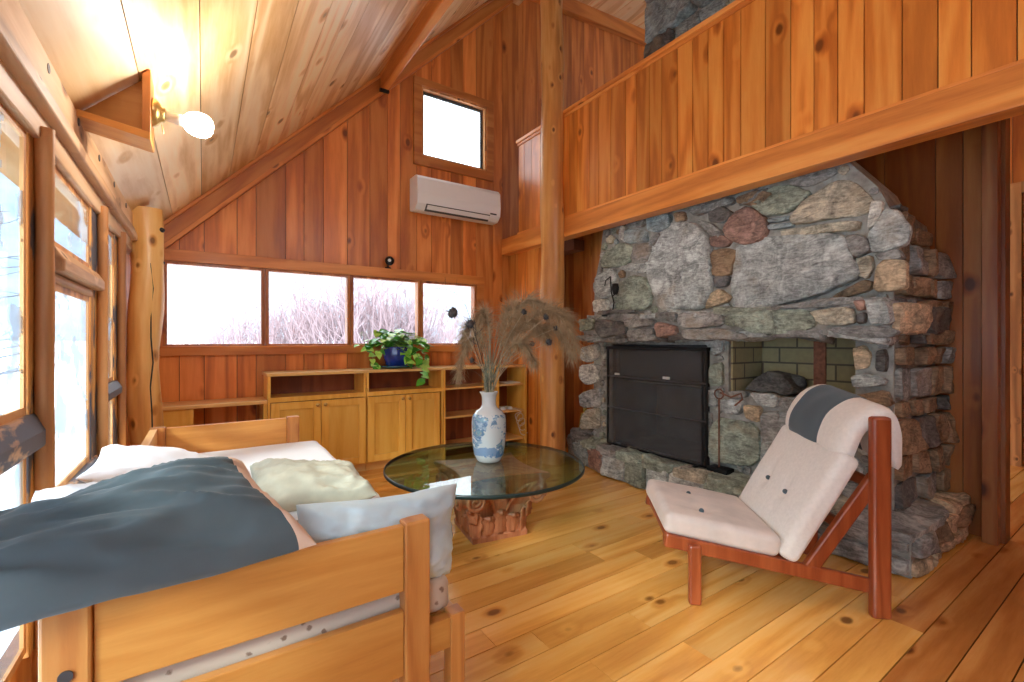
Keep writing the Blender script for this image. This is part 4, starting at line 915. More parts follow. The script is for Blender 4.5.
# ------------------------------------------------------------ daybed
t_ = thing('daybed', (.15, 2.26, 0), 'honey wooden daybed with plank ends and mattress along the window wall', 'daybed')
NY, FY = 1.19, 3.33
for (yy, s) in ((NY, 1), (FY, -1)):
    for (xa, xb) in ((-.253, -.178), (.453, .526)):
        MB().box((xa, yy - .004 * s, 0), (xb, yy + .05 * s, .705), (.5, random.random(), random.random())).build('post', 'bed_z', t_, bevel=.006)
    e0 = MB().box((-.177, yy + .004 * s, .52), (.452, yy + .03 * s, .697), (.54, .2, random.random())).build('end_plank', 'bed_x', t_, bevel=.003)
    MB().box((-.177, yy + .004 * s, .29), (.452, yy + .03 * s, .466), (.50, .2, random.random())).build('end_plank', 'bed_x', t_, bevel=.003)
    MB().box((.592, min(yy, yy + .05 * s), 0), (.637, max(yy, yy + .05 * s), .41), (.46, .3, random.random())).build('front_leg', 'bed_z', t_, bevel=.003)
    MB().box((.526, yy + .006 * s, .315), (.592, yy + .04 * s, .402), (.44, .3, random.random())).build('end_rail', 'bed_x', t_, bevel=.002)
MB().tube([(-.215, NY - .0065, .567), (-.215, NY - .003, .567)], .0115, 16).build('bolt', 'bolt_steel', t_)
MB().box((-.25, NY + .05, .50), (-.215, FY - .05, .70), (.58, .2, .5)).build('back_plank', 'bed_y', t_, bevel=.003)
MB().box((.598, NY + .05, .315), (.632, FY - .05, .40), (.48, .2, .5)).build('front_rail', 'bed_y', t_, bevel=.003)
MB().box((-.245, NY + .05, .315), (-.215, FY - .05, .40), (.48, .2, .5)).build('rear_rail', 'bed_y', t_, bevel=.003)
MB().box((-.215, NY + .05, .385), (.598, FY - .05, .40), (.48, .2, .5)).build('slat_base', 'bed_x', t_)
mt = tag(rbox((.20, 2.25, .455), (.415, 1.02, .055), .03, 14, amp=.006).build('daybed_mattress', 'floral_ticking', loc=(.2, 2.25, .4)), 'thin floral ticking mattress lying on the wooden daybed', 'mattress')
sh = rbox((.205, 2.60, .522), (.425, .68, .022), .02, 22, amp=.01, fr=3); tag(sh.build('white_sheet', 'white_cotton', loc=(.2, 2.6, .505)), 'smooth white sheet spread over the far end of the daybed', 'sheet')
pillow((-.56, 1.32, .745), (.083, 1.38, .888), (.225, 1.165, .712), (-.44, 1.10, .73), .23, ['charcoal_fabric', 'cream_cotton'], 'charcoal_pillow', 'large charcoal pillow with cream back slumped over the near end of the daybed', seed=1.3, wr=.018, asym=.4, n_=64)
pillow((-.37, 1.72, .80), (.0, 1.66, .79), (.12, 1.42, .63), (-.37, 1.36, .66), .10, ['white_cotton'], 'white_pillow', 'white pillow lying beneath the large charcoal pillow', seed=4.1, wr=.008)
pillow((-.36, 2.62, .74), (.10, 2.62, .60), (.12, 2.02, .62), (-.34, 2.0, .76), .10, ['white_cotton'], 'white_pillow', 'white pillow against the window side of the daybed, beyond the charcoal one', seed=8.1, wr=.008)
pillow((.20, 1.30, .775), (.69, 1.34, .735), (.64, 1.29, .475), (.20, 1.27, .50), .15, ['blue_cotton'], 'pale_blue_pillow', 'pale blue-grey pillow leaning inside the near end plank of the daybed', seed=2.2, wr=.012)
pillow((.17, 2.32, .65), (.56, 2.12, .64), (.60, 1.88, .56), (.14, 1.92, .575), .11, ['sage_quilt'], 'sage_pillow', 'crumpled sage quilted pillow in the middle of the daybed', seed=6.4, wr=.016)

# ------------------------------------------------------------ lounge chair (local: x forward, y across, z up)
th = math.atan2(.666, -.746)
ch = thing('lounge_chair', (2.43, .76, 0), 'low teak lounge chair with cream canvas cushions in front of the fireplace', 'chair', rotz=th)
# local +x = forward f ; local +y = left of forward ; far side is s=(.666,.746) which is local -y
WD = .60
def Ls(f, s, z): return (f, -s, z)
def lbar(a, b, w_, h_, name, mat='teak', bev=.008):
    return MB().bar(Ls(*a), Ls(*b), w_, h_, col=(random.uniform(.46, .54), random.random(), random.random())).build(name, mat, ch, local=True, bevel=bev)
for s0 in (0, WD):
    o_ = s0
    MB().hexa([Ls(-.045, o_ - .022, 0), Ls(.032, o_ - .022, 0), Ls(.032, o_ + .022, 0), Ls(-.045, o_ + .022, 0), Ls(-.045, o_ - .022, .872), Ls(.032, o_ - .022, .872), Ls(.032, o_ + .022, .872), Ls(-.045, o_ + .022, .872)][::1], (.5, random.random(), .4)).build('rear_post', 'teak', ch, local=True, bevel=.012)
    MB().hexa([Ls(.735, o_ + .0 - .02, 0), Ls(.790, o_ - .02, 0), Ls(.790, o_ + .02, 0), Ls(.735, o_ + .02, 0), Ls(.735, o_ - .02, .27), Ls(.79, o_ - .02, .27), Ls(.79, o_ + .02, .27), Ls(.735, o_ + .02, .27)], (.5, random.random(), .4)).build('front_leg', 'teak', ch, local=True, bevel=.01)
    k = .024 if s0 == 0 else -.024
    lbar((.89, o_ + k, .278), (.0, o_ + k, .122), .034, .062, 'side_rail')
    lbar((.275, o_ + k * 1.2, .165), (-.01, o_ + k * 1.2, .605), .034, .062, 'back_rail')
lbar((.85, 0.03, .262), (.85, WD - .03, .262), .05, .03, 'seat_crossbar'); lbar((.36, 0.03, .172), (.36, WD - .03, .172), .05, .03, 'seat_crossbar'); lbar((-.01, .03, .56), (-.01, WD - .03, .56), .03, .05, 'back_crossbar'); lbar((.12, .03, .37), (.12, WD - .03, .37), .03, .05, 'back_crossbar')
def slab(f0, z0, f1, z1, thick, name, mat, amp=.004, puff=.014, tufts=(), r=.032, ext=0, skew=0):
    """cushion lying on the line (f0,z0)->(f1,z1), thickness to the left side of the direction"""
    d = Vector((f1 - f0, z1 - z0)); L = d.length; d /= L; n2 = Vector((-d.y, d.x))
    m = rbox((0, 0, 0), (L / 2, WD / 2 - .012 + ext, thick / 2), r, 26, amp=amp, puff=puff, seed=f0)
    c = Vector(((f0 + f1) / 2, (z0 + z1) / 2)) + n2 * thick / 2; out = []
    for x, y, z in m.v:
        for tx, ty in tufts:
            q = math.hypot(x - tx, y - ty)
            if z > 0: z -= .022 * math.exp(-(q / .035) ** 2)
            if z > 0: z -= .007 * math.exp(-(abs((y - ty)) / .02) ** 2) * math.exp(-(q / .16) ** 2)
        fz_ = Vector((c.x, c.y)) + d * x + n2 * z; out.append(Ls(fz_.x, WD / 2 - y, fz_.y + skew * (.5 - y / WD)))
    m.v = out; o = m.build(name, mat, ch, local=True)
    for tx, ty in tufts:
        fz_ = Vector((c.x, c.y)) + d * tx + n2 * (thick / 2 + puff - .017); MB().ball(Ls(fz_.x, WD / 2 - ty, fz_.y + skew * (.5 - ty / WD)), .012, sc=(1, 1, 1)).build('button', 'slate_fabric', o, local=True)
    return o
# seat: direction from front to back reversed so that the thickness points up
slab(.39, .218, .90, .307, .10, 'seat_cushion', 'canvas_pink', puff=.012, tufts=((.06, -.13), (.06, .13)))
slab(.055, .67, .325, .195, .088, 'back_cushion', 'canvas', puff=.014, skew=.03, ext=.015, tufts=((.03, .07), (.03, -.13)))
def drape(prof, s0, s1, r, name, mat, amp=.006):
    mb = MB(); n_ = 30; P = [Vector((f, z)) for f, z in prof]; m_ = 26; cl = []
    for i in range(m_ + 1):
        t = i / m_ * (len(P) - 1); k = min(int(t), len(P) - 2); u = t - k
        p0 = P[max(k - 1, 0)]; p1 = P[k]; p2 = P[k + 1]; p3 = P[min(k + 2, len(P) - 1)]
        cl.append(.5 * ((2 * p1) + (-p0 + p2) * u + (2 * p0 - 5 * p1 + 4 * p2 - p3) * u * u + (-p0 + 3 * p1 - 3 * p2 + p3) * u ** 3))
    loop = []
    for i, p in enumerate(cl):
        d = (cl[min(i + 1, m_)] - cl[max(i - 1, 0)]).normalized(); n2 = Vector((-d.y, d.x)); e = i / m_
        rr = r * (max(0, 1 - abs(2 * e - 1) ** 8)) ** .5 if 0 < i < m_ else .004
        loop.append((p + n2 * rr * 1.0, p - n2 * rr * 1.0))
    ring = [a for a, b in loop] + [b for a, b in loop[::-1]]; R_ = len(ring); vs = []
    ctr = [(a + b) / 2 for a, b in loop]; ctr = ctr + ctr[::-1]
    for j in range(n_ + 1):
        e = j / n_; s = s0 + (s1 - s0) * e; q = max(.12, (1 - abs(2 * e - 1) ** 14)) ** .5 if 0 < j < n_ else .55
        for k in range(R_):
            x = ctr[k] + (ring[k] - ctr[k]) * q
            a_ = amp * noise.noise(Vector((x.x * 9, x.y * 9, s * 9))); vs.append(Ls(x.x + a_, s, x.y + a_ + .065 * s / WD))
    fs = [(j * R_ + k, j * R_ + (k + 1) % R_, (j + 1) * R_ + (k + 1) % R_, (j + 1) * R_ + k) for j in range(n_) for k in range(R_)]
    fs += [tuple(range(R_))[::-1], tuple(range(n_ * R_, n_ * R_ + R_))]
    mb.add(vs, fs, (.5, .5, .5), 0, True); return mb.build(name, mat, ch, local=True)
pf = [(.175, .565), (.165, .68), (.11, .80), (.02, .875), (-.075, .855), (-.115, .76), (-.125, .62)]
pf = [(.112, .635), (.098, .72), (.055, .80), (-.005, .850), (-.058, .862), (-.085, .80), (-.092, .72), (-.094, .635)]
hr = drape(pf, .026, WD - .015, .043, 'headrest', 'canvas')
bd = drape([(.112, .636), (.098, .72), (.055, .80), (-.005, .850), (-.058, .862), (-.085, .80), (-.092, .72), (-.094, .637)], .20, WD - .075, .047, 'headrest_band', 'slate_fabric', .006)
tag(bd, 'charcoal grey band around the headrest')

# ------------------------------------------------------------ glass table
TX, TY, GZ = 1.50, 2.53, .42
t_ = thing('coffee_table', (TX, TY, 0), 'round glass coffee table on a carved wooden column capital', 'table')
RG = .63
gl = MB().lathe([(0, GZ - .023), (RG - .006, GZ - .023)], (TX, TY, 0), 96).lathe([(0, GZ), (RG - .006, GZ)], (TX, TY, 0), 96)
gl.f = [tuple(reversed(f)) if i < 96 else f for i, f in enumerate(gl.f)]
gl.sm = [False] * len(gl.f)
top = gl.build('glass_top', 'table_glass', t_)
MB().lathe([(RG - .006, GZ), (RG - .001, GZ - .003), (RG, GZ - .0095), (RG - .001, GZ - .020), (RG - .006, GZ - .023)], (TX, TY, 0), 96).build('glass_edge', 'glass_edge', top)
rot = R(-9); cr, sr = math.cos(rot), math.sin(rot)
def W(x, y, z): return Vector((TX + .02 + x * cr - y * sr, TY - .02 + x * sr + y * cr, z))
def sqring(h, conc, z, n_=16, rnd=.9):
    out = []
    for s in range(4):
        for i in range(n_):
            e = i / n_ * 2 - 1; c2 = conc * (1 - e * e)
            p = [(e * h, -h + c2), (h - c2, e * h), (-e * h, h - c2), (-h + c2, -e * h)][s]; out.append(W(p[0], p[1], z))
    return out
prof = [(.155, .0, 0), (.178, 0, .0), (.180, .0, .03), (.172, .0, .04), (.168, .006, .12), (.170, .012, .19), (.192, .018, .23), (.222, .025, .26), (.250, .035, .31), (.27, .045, .36), (.285, .05, .372), (.285, .05, .395), (.27, .05, .401), (.1, .0, .401)]
mb = MB(); vs = []
for h, c2, z in prof: vs += sqring(h, c2, z)
q = 64; mb.add(vs, [(i * q + k, i * q + (k + 1) % q, (i + 1) * q + (k + 1) % q, (i + 1) * q + k) for i in range(len(prof) - 1) for k in range(q)] + [tuple(range(q))[::-1], tuple(range((len(prof) - 1) * q, len(prof) * q))], (.5, .3, .3))
cap = mb.build('capital_core', 'carved', t_)
vol = MB()
for s in range(4):
    a0 = math.pi / 2 * s; dx, dy = math.cos(a0), math.sin(a0); tx_, ty_ = -dy, dx
    for sd in (-1, 1):
        for ly in (0, 1):
            pts = []; rad = []
            for k in range(44):
                u = k / 43; a = u * math.pi * 4.4; rr = .058 * (1 - u) + .004; e = sd * (.20 - rr * math.sin(a)); z_ = .285 + rr * math.cos(a); d_ = .272 + .014 * u
                pts.append(W(dx * d_ + tx_ * e, dy * d_ + ty_ * e, z_)); rad.append(.0125 * (1 - .45 * u))
        vol.tube(pts, rad, 8, (.55, .2, .2))
        vol.tube([W(dx * .20 + tx_ * sd * .20, dy * .20 + ty_ * sd * .20, .285), W(dx * .275 + tx_ * sd * .20, dy * .275 + ty_ * sd * .20, .285)], [.052, .050], 20, (.45, .2, .2))
        vol.tube([W(dx * (.168 + .10 * u) + tx_ * sd * (.03 + .15 * u ** 1.3), dy * (.168 + .10 * u) + ty_ * sd * (.03 + .15 * u ** 1.3), .15 + .185 * math.sin(u * 1.57)) for u in [q_ / 9 for q_ in range(10)]], [.009 + .0005 * q_ for q_ in range(10)], 8, (.52, .2, .2))
for s in range(4):   # rosettes
    a0 = math.pi / 2 * s; p = Vector((math.cos(a0), math.sin(a0))) * .245; tn_ = Vector((-math.sin(a0), math.cos(a0)))
    for k in range(6):
        a = k * 1.047; q2 = p + tn_ * .022 * math.cos(a); vol.ball(W(q2.x, q2.y, .345 + .022 * math.sin(a)), .014, (.52, .2, .2), seg=6)
    vol.ball(W(p.x * 1.04, p.y * 1.04, .345), .014, (.55, .2, .2), seg=6)
vol.build('volutes', 'carved', t_)
lv = MB()
def acanthus(cx, cy, dx, dy, z0, h, wd, curl):
    vs = []; fs = []; n1, n2 = 12, 10; t_x, t_y = -dy, dx
    for i in range(n1 + 1):
        u = i / n1; prof_w = wd * (math.sin(math.pi * min(.92, u * .78 + .16)) ** .7) * (1 + .20 * math.sin(u * 26)); out_ = .012 + .02 * u + curl * max(0, u - .6) ** 1.5 * 4; zz = z0 + h * math.sin(min(u, .85) / .85 * 1.45) - (max(0, u - .82)) * h * 1.1
        for j in range(n2 + 1):
            e = j / n2 * 2 - 1; d = out_ + .012 * (1 - e * e) - .007 * abs(math.sin(e * 7)) + (.006 if j == n2 // 2 else 0)
            vs.append(W(cx + dx * d + t_x * e * prof_w, cy + dy * d + t_y * e * prof_w, zz - abs(e) * .012))
    for i in range(n1):
        for j in range(n2): fs.append((i * (n2 + 1) + j, (i + 1) * (n2 + 1) + j, (i + 1) * (n2 + 1) + j + 1, i * (n2 + 1) + j + 1))
    lv.add(vs, fs, (random.uniform(.48, .56), random.random(), .2), 0, True)
for s in range(4):
    a0 = math.pi / 2 * s; dx, dy = math.cos(a0), math.sin(a0); tx_, ty_ = -dy, dx
    for e in (-.62, 0, .62): acanthus(dx * .152 + tx_ * e * .13, dy * .152 + ty_ * e * .13, dx, dy, .035, .13 if e else .16, .045, .018)
    acanthus(dx * .158, dy * .158, dx, dy, .13, .17, .06, .05)
    a1 = a0 + math.pi / 4; dx, dy = math.cos(a1), math.sin(a1); acanthus(dx * .205, dy * .205, dx, dy, .03, .17, .045, .035); acanthus(dx * .24, dy * .24, dx, dy, .13, .11, .035, .05)
o = lv.build('acanthus_leaves', 'carved', t_); sm_ = o.modifiers.new('thick', 'SOLIDIFY'); sm_.thickness = .008
# vase
VX, VY, VZ = 1.545, 2.56, GZ + .001
vs_ = [(0, 0), (.070, 0), (.082, .012), (.098, .05), (.108, .12), (.112, .19), (.113, .25), (.107, .295), (.085, .325), (.055, .345), (.046, .365), (.045, .40), (.050, .428), (.060, .445), (.060, .450), (.054, .450), (.044, .43), (.038, .40), (.040, .36), (.08, .32), (.0, .30)]
mb = MB().lathe(vs_, (VX, VY, VZ), 48)
o = tag(mb.build('porcelain_vase', 'porcelain', loc=(VX, VY, VZ)), 'white porcelain vase with blue painted mountains on the glass table', 'vase')
# dried arrangement
def vp(px, py, t): d = ray(px, py); return Vector((d[0] * t, d[1] * t, H + d[2] * t))
def spline(P, m=24):
    P = [Vector(p) for p in P]; out = []
    for i in range(m + 1):
        t = i / m * (len(P) - 1); k = min(int(t), len(P) - 2); u = t - k
        p0 = P[max(k - 1, 0)]; p1 = P[k]; p2 = P[k + 1]; p3 = P[min(k + 2, len(P) - 1)]
        out.append(.5 * ((2 * p1) + (-p0 + p2) * u + (2 * p0 - 5 * p1 + 4 * p2 - p3) * u * u + (-p0 + 3 * p1 - 3 * p2 + p3) * u ** 3))
    return out
mouth = Vector((VX, VY, VZ + .44))
def in_vase(k): a = k * 2.4; return [Vector((VX + .02 * math.cos(a), VY + .02 * math.sin(a), VZ + .345)), mouth + Vector((.028 * math.cos(a), .028 * math.sin(a), 0))]
plumes = [([(512, 345), (540, 312), (562, 318), (576, 345)], 2.95, .055), ([(505, 362), (530, 335), (556, 328), (572, 356)], 3.15, .055), ([(503, 350), (520, 322), (548, 308), (570, 316)], 3.2, .05),
 ([(500, 345), (512, 315), (528, 300), (545, 306)], 3.0, .05), ([(498, 340), (505, 315), (512, 305), (520, 312)], 3.25, .045), ([(484, 355), (474, 338), (464, 352), (458, 376)], 3.0, .04), ([(486, 350), (478, 330), (470, 326), (463, 340)], 3.2, .045),
 ([(490, 345), (488, 322), (484, 312), (480, 318)], 3.05, .04), ([(502, 358), (515, 344), (525, 345), (534, 362)], 2.85, .04), ([(500, 350), (516, 330), (532, 322), (548, 336)], 3.1, .055)]
plab = ['topmost pampas plume arching far right to its hanging tip', 'pampas plume arching right in front of the log pole, below the topmost', 'pampas plume reaching right across the log pole toward the stone', 'upright pampas plume bending right beside the log pole', 'short upright pampas plume behind the others above the vase', 'drooping pampas plume hanging lowest on the left of the vase', 'pampas plume bending left toward the window corner', 'nearly upright pampas plume above the vase centre', 'short low pampas plume right of the vase neck', 'middle pampas plume leaning right among the arching ones']
for k, (pp, t0, wd) in enumerate(plumes):
    root = thing('pampas_plume', tuple(in_vase(k)[0]), 'dry brown ' + plab[k], 'dried plant', 'dried stems in the vase')
    path = spline(in_vase(k) + [vp(x, y, t0 + (2.99 - t0) * (.5 if i == 0 else 0)) for i, (x, y) in enumerate(pp)], 30)
    MB().tube(path, [.0035 - .0022 * i / 30 for i in range(31)], 6).build('stem', 'dry_stem', root)
    fm = MB(); vs = []; fs = []
    for j in range(1000):
        u = .40 + .60 * random.random() ** .8; i = min(29, int(u * 30)); p = path[i].lerp(path[i + 1], u * 30 - i); d = (path[min(i + 1, 30)] - path[max(i - 1, 0)]).normalized()
        rd = Vector((random.gauss(0, 1), random.gauss(0, 1), random.gauss(0, 1))).normalized(); L = wd * random.uniform(.6, 3.0) * (1.15 - abs(u - .75)); dirv = (rd * .8 + d * .75).normalized()
        wv = dirv.cross(Vector((random.random(), random.random(), random.random()))).normalized() * .0016
        q = [p]; cur = dirv.copy()
        for s in range(3): cur = (cur + Vector((0, 0, -.28))).normalized(); q.append(q[-1] + cur * L / 3)
        o_ = len(vs)
        for s, x in enumerate(q): w2 = wv * (1 - s * .28); vs += [x - w2, x + w2]
        for s in range(3): fs.append((o_ + 2 * s, o_ + 2 * s + 1, o_ + 2 * s + 3, o_ + 2 * s + 2))
    fm.add(vs, fs, (.5, .5, .5)); fm.build('feathers', 'plume', root)
ths = [((453, 313), 3.0, .046, [(474, 350)], 'round grey-blue thistle head farthest left, before the window'), ((470, 324), 2.8, .036, [(480, 355)], 'grey thistle head beside the last window frame'), ((524, 312), 2.9, .022, [(505, 345)], 'dark thistle head left of the log pole top of the bunch'), ((546, 317), 2.9, .024, [(510, 350)], 'dark thistle head highest against the log pole'),
 ((549, 342), 2.85, .026, [(512, 362)], 'largest dark thistle head over the log pole at mid height'), ((532, 344), 2.9, .022, [(508, 362)], 'dark thistle head just left of the log pole at mid height'), ((472, 360), 2.9, .020, [(484, 370)], 'dark thistle head low on the left of the vase'), ((556, 328), 3.0, .02, [(515, 350)], 'small dark thistle head at the right edge of the log pole')]
for k, ((x, y), t0, r, mids, lb) in enumerate(ths):
    root = thing('dried_thistle', tuple(in_vase(k + 3)[0]), lb, 'dried plant', 'dried stems in the vase'); c = vp(x, y, t0)
    MB().tube(spline(in_vase(k + 3) + [vp(*mids[0], 2.95), c], 14), .0018, 5).build('stem', 'dry_stem', root)
    m_ = MB().ball(c, r * .72, jit=.3, seg=8)
    for j in range(90):
        d = Vector((random.gauss(0, 1), random.gauss(0, 1), random.gauss(0, 1))).normalized(); s = d.cross(Vector((.3, .5, .8))).normalized() * .0015; a = c + d * r * .6; m_.add([a - s, a + s, c + d * r * random.uniform(1, 1.35)], [(0, 1, 2)])
    m_.build('flower_head', 'thistle', root)
for k, (tips, lb) in enumerate([([(455, 268), (446, 262)], 'thin bare twig reaching highest left across the window'), ([(470, 300), (466, 296)], 'thin branching twig before the last window pane')]):
    root = thing('bare_twig', tuple(in_vase(k + 7)[0]), lb, 'dried plant', 'dried stems in the vase'); 
    main = spline(in_vase(k + 7) + [vp(478 - 4 * k, 345, 2.95), vp(tips[0][0] + 6, tips[0][1] + 30, 2.95), vp(*(tips[0] if k else (434, 288)), 2.95)], 16); m_ = MB().tube(main, [.0022 - .001 * i / 16 for i in range(17)], 5)
    for j in range(5, 16, 1):
        p = main[j]; d = Vector((random.uniform(-1, 1), random.uniform(-.4, .4), random.uniform(.1, 1))).normalized(); m_.tube([p, p + d * .04, p + d * .075 + Vector((0, 0, .012))], [.0012, .001, .0006], 4)
    m_.build('twig', 'thistle', root)
fo = thing('dried_grass_blades', tuple(mouth), 'dry grey-green grass blades fanning up out of the vase', 'dried plant')
m_ = MB()
for k in range(46):
    a = random.uniform(-1.1, 1.1); x = 491 + 46 * math.sin(a) * random.uniform(.3, 1); y = 388 - random.uniform(35, 88) * math.cos(a * .8); t0 = 2.99 + random.uniform(-.15, .2)
    P_ = spline([mouth + Vector((random.uniform(-.03, .03), random.uniform(-.03, .03), -.06)), mouth + Vector((random.uniform(-.025, .025), random.uniform(-.025, .025), .02)), vp(491 + (x - 491) * .35, 388 + (y - 388) * .62, t0), vp(x, y, t0)], 10)
    vs = [];
    for i, p in enumerate(P_): w2 = RTV * (.0035 * (1 - i / 10.5)) if False else Vector((RT[0], RT[1], 0)) * (.0035 * (1 - i / 10.5)); vs += [p - w2, p + w2]
    m_.add(vs, [(2 * i, 2 * i + 1, 2 * i + 3, 2 * i + 2) for i in range(10)])
b_ = m_.build('blades', ['dry_leaf'], fo); b_['kind'] = 'stuff'

# ------------------------------------------------------------ potted vine
pc_ = onY(397, 366, 4.40); PX, PY, PZ = pc_.x, 4.40, TZ + .003
tag(MB().lathe([(0, 0), (.12, 0), (.17, .012), (.185, .028), (.180, .028), (.12, .010), (0, .008)], (PX, PY, PZ), 40).build('plant_saucer', 'saucer_glaze', loc=(PX, PY, PZ)), 'dark teal saucer under the blue pot on the cabinet top', 'saucer')
t_ = thing('potted_pothos', (PX, PY, PZ + .011), 'bright green trailing vine in a cobalt blue pot on the cabinet top', 'plant')
MB().lathe([(0, .011), (.085, .011), (.105, .03), (.130, .10), (.135, .15), (.125, .20), (.128, .21), (.118, .21), (.118, .19), (0, .18)], (PX, PY, PZ), 40).build('pot', 'blue_glaze', t_)
MB().lathe([(0, .193), (.117, .193)], (PX, PY, PZ), 24).build('soil', 'soil', t_)
lm = MB(); vm_ = MB()
def leaf(p, d, up, L):
    d = d.normalized(); r = d.cross(up).normalized(); n_ = r.cross(d); out = [(-.02, 0), (.12, .30), (.02, .42), (-.14, .30), (-.02, 0)]
    pts = [(0, 0), (-.10, .25), (.05, .45), (.35, .45), (.65, .30), (1.0, 0), (.65, -.30), (.35, -.45), (.05, -.45), (-.10, -.25)]
    vs = [p + d * a * L + r * b * L + n_ * (-.18 * abs(b) * L * -1 - .22 * a * a * L) for a, b in pts]; mid = [p + d * .35 * L - n_ * .03 * L]
    lm.add(vs + mid, [(i, (i + 1) % 10, 10) for i in range(10)], (random.random(), .5, .5), 0, True)
top_ = Vector((PX, PY, PZ + .20))
for k in range(95):
    a = random.random() * 6.283; rr = abs(random.gauss(0, .10)) + .03; p = top_ + Vector((math.cos(a) * rr * 1.15, math.sin(a) * rr * .8, random.uniform(.0, .16) * (1.2 - rr * 3) + .01))
    vm_.tube([top_ + Vector((math.cos(a) * .05, math.sin(a) * .05, 0)), (top_ + p) / 2 + Vector((0, 0, .05)), p], .002, 4)
    leaf(p, Vector((math.cos(a), math.sin(a) - .3, random.uniform(-.5, .4))), Vector((0, 0, 1)), random.uniform(.06, .105))
vines = [[(.06, -.08, .20), (.14, -.15, .15), (.17, -.22, .02), (.175, -.225, -.12)], [(.1, -.04, .22), (.24, -.05, .17), (.29, -.06, .06), (.22, -.08, .02)], [(-.1, -.04, .2), (-.22, -.05, .16), (-.27, -.06, .07), (-.22, -.08, .03)], [(-.08, .0, .22), (-.24, .02, .26), (-.30, .0, .18)], [(.1, 0, .22), (.24, .0, .28), (.32, 0, .20)], [(-.05, 0, .22), (-.14, 0, .34), (-.19, 0, .36)], [(.02, -.08, .2), (.06, -.14, .12), (.05, -.15, .06)]]
for v_ in vines:
    P_ = spline([Vector((PX, PY, PZ)) + Vector(q_) for q_ in v_], 14); vm_.tube(P_, .003, 5)
    for i in range(2, 15):
        leaf(P_[i], Vector((random.uniform(-1, 1), random.uniform(-1, .1), random.uniform(-.8, .2))), Vector((0, -.6, .8)), random.uniform(.055, .09))
lm.build('leaves', 'leaf', t_)['kind'] = 'stuff'; vm_.build('vines', 'stem_green', t_)

# ------------------------------------------------------------ outdoors
mb = MB(); vs = []; fs = []; nx = 60
for i in range(nx + 1):
    for j in range(nx + 1):
        x = -60 + 120 * i / nx; y = -30 + 120 * j / nx; dd = max(0, math.hypot(x - 1, y - 2) - 7)
        z = -.35 + .5 * noise.noise(Vector((x * .08, y * .08, 0))) * min(1, dd / 5) + .018 * dd * (1 if y > 0 else .3)
        vs.append((x, y, z))
mb.add(vs, [(i * (nx + 1) + j, (i + 1) * (nx + 1) + j, (i + 1) * (nx + 1) + j + 1, i * (nx + 1) + j + 1) for i in range(nx) for j in range(nx)], (.5, .5, .5), 0, True)
g_ = mb.build('snow_ground', 'snow'); tag(g_, kind='structure')
mb = MB(); vs = []
for i in range(61):
    a = R(-100 + 200 * i / 60); r = 95; h_ = 30 + 9 * noise.noise(Vector((i * .17, 0, 4))) + 3 * noise.noise(Vector((i * .6, 3, 0)))
    vs += [(math.sin(a) * r, math.cos(a) * r, -3), (math.sin(a) * (r + 30), math.cos(a) * (r + 30), h_), (math.sin(a) * (r + 70), math.cos(a) * (r + 70), -3)]
mb.add(vs, [(3 * i + j, 3 * i + 3 + j, 3 * i + 4 + j, 3 * i + 1 + j) for i in range(60) for j in range(2)], (.5, .5, .5), 0, True)
tag(mb.build('hills', 'hill'), kind='structure')
def shrub(x, y, h_, n_, seed, label, grp='bare shrubs in the snow'):
    random.seed(seed); z0 = -.35 + .018 * max(0, math.hypot(x - 1, y - 2) - 7) - .1; m_ = MB(); 
    for k in range(n_):
        a = random.random() * 6.283; sp = random.uniform(.1, .5) * h_; b0 = Vector((x + random.gauss(0, .25 * h_), y + random.gauss(0, .2 * h_), z0)); tp = b0 + Vector((math.cos(a) * sp, math.sin(a) * sp, h_ * random.uniform(.6, 1.1)))
        m = b0.lerp(tp, .5) + Vector((random.gauss(0, .05), random.gauss(0, .05), 0)) * h_; P_ = [b0, m, tp]; r_ = .008 * h_
        m_.tube(P_, [r_, r_ * .6, r_ * .25], 4)
        for j in range(5):
            p = m.lerp(tp, random.random()); d = Vector((random.gauss(0, .5), random.gauss(0, .5), random.uniform(.3, 1))).normalized() * h_ * random.uniform(.12, .28); m_.tube([p, p + d], [r_ * .45, r_ * .2], 3)
    o = m_.build('bare_shrub', 'twig_mauve', loc=(x, y, z0)); tag(o, label, 'shrub', grp)
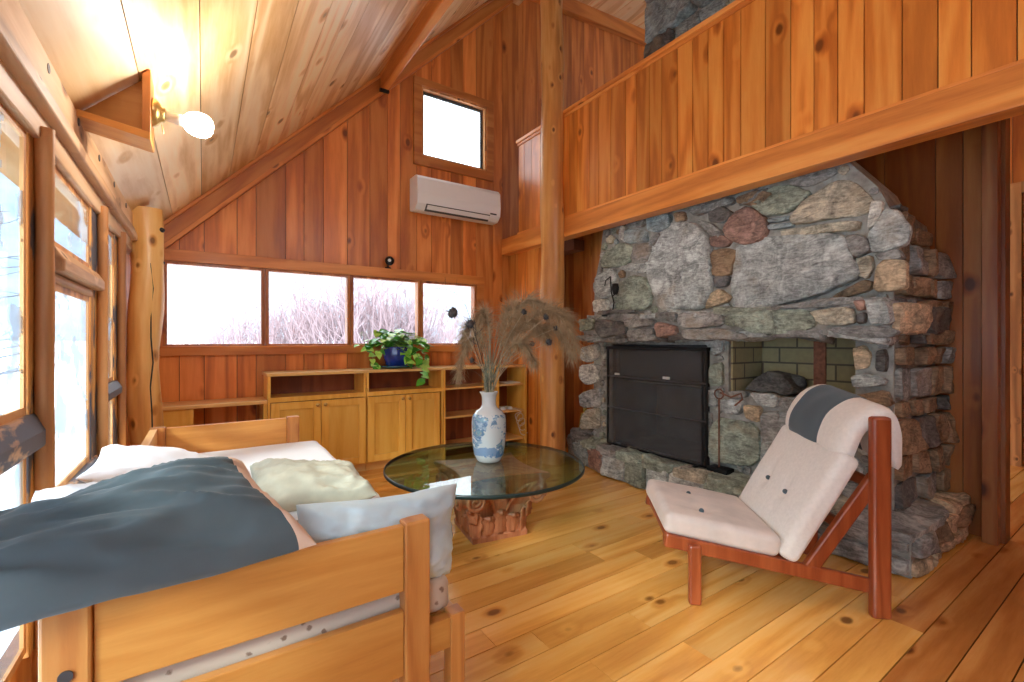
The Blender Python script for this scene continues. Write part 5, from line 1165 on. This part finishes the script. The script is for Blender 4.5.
for k, (px, d_, h_, lb) in enumerate([(205, 20, 1.6, 'small mauve leafless shrub in the snow beyond the middle of the leftmost ribbon pane'), (245, 17, 2.2, 'mauve leafless shrub in the snow beyond the right edge of the leftmost ribbon pane'), (285, 16, 2.3, 'mauve leafless shrub beyond the left part of the second ribbon pane'), (315, 15, 3.0, 'tall mauve leafless shrub beyond the middle of the second ribbon pane'), (340, 17, 3.0, 'mauve leafless shrub beyond the right part of the second ribbon pane'), (372, 14, 3.4, 'dense mauve leafless shrub beyond the left half of the third ribbon pane'), (402, 15, 3.0, 'mauve leafless shrub beyond the right half of the third ribbon pane'), (438, 17, 2.2, 'low mauve leafless shrub beyond the rightmost ribbon pane')]):
    p = vp(px, 341, d_); shrub(p.x, p.y, h_, 130, 50 + k, lb)
def tree(x, y, h_, seed, label):
    random.seed(seed); m_ = MB(); z0 = -.6; t = thing('snowy_tree', (x, y, z0), label, 'tree', 'bare trees outside the left windows')
    m_.tube([(x, y, z0), (x + .1, y, z0 + h_ * .5), (x, y, z0 + h_)], [.14, .10, .03], 8).build('trunk', 'bark_outdoor', t); b_ = MB()
    for k in range(110):
        z = z0 + h_ * random.uniform(.12, .97); a = random.random() * 6.283; L = (1 - (z - z0) / h_ * .7) * 1.7 * random.uniform(.4, 1); p = Vector((x, y, z)); q_ = p + Vector((math.cos(a) * L, math.sin(a) * L, L * .25)); b_.tube([p, q_], [.022, .006], 4)
        for j in range(4): r0_ = p.lerp(q_, random.uniform(.3, 1)); b_.tube([r0_, r0_ + Vector((random.gauss(0, .25), random.gauss(0, .25), random.uniform(0, .35)))], [.008, .003], 3)
    b_.build('branches', 'snow' if seed % 2 else 'bark_outdoor', t)['kind'] = 'stuff'
for k, (x, y, h_, lb) in enumerate([(-3.2, 5.4, 6, 'grey bare tree outside seen through the middle left window'), (-5.5, 6.6, 7, 'snow-laden tree farther out through the middle left window'), (-2.6, 3.0, 6, 'grey bare tree just outside the nearest left window'), (-5.0, 4.6, 7, 'snow-laden tree beyond the nearest left window'), (-3.2, 9.5, 8, 'grey bare tree far out beyond the narrow left window')]):
    tree(x, y, h_, 80 + k, lb)
for o in bpy.data.objects:
    if '_b' in o: del o['_b']
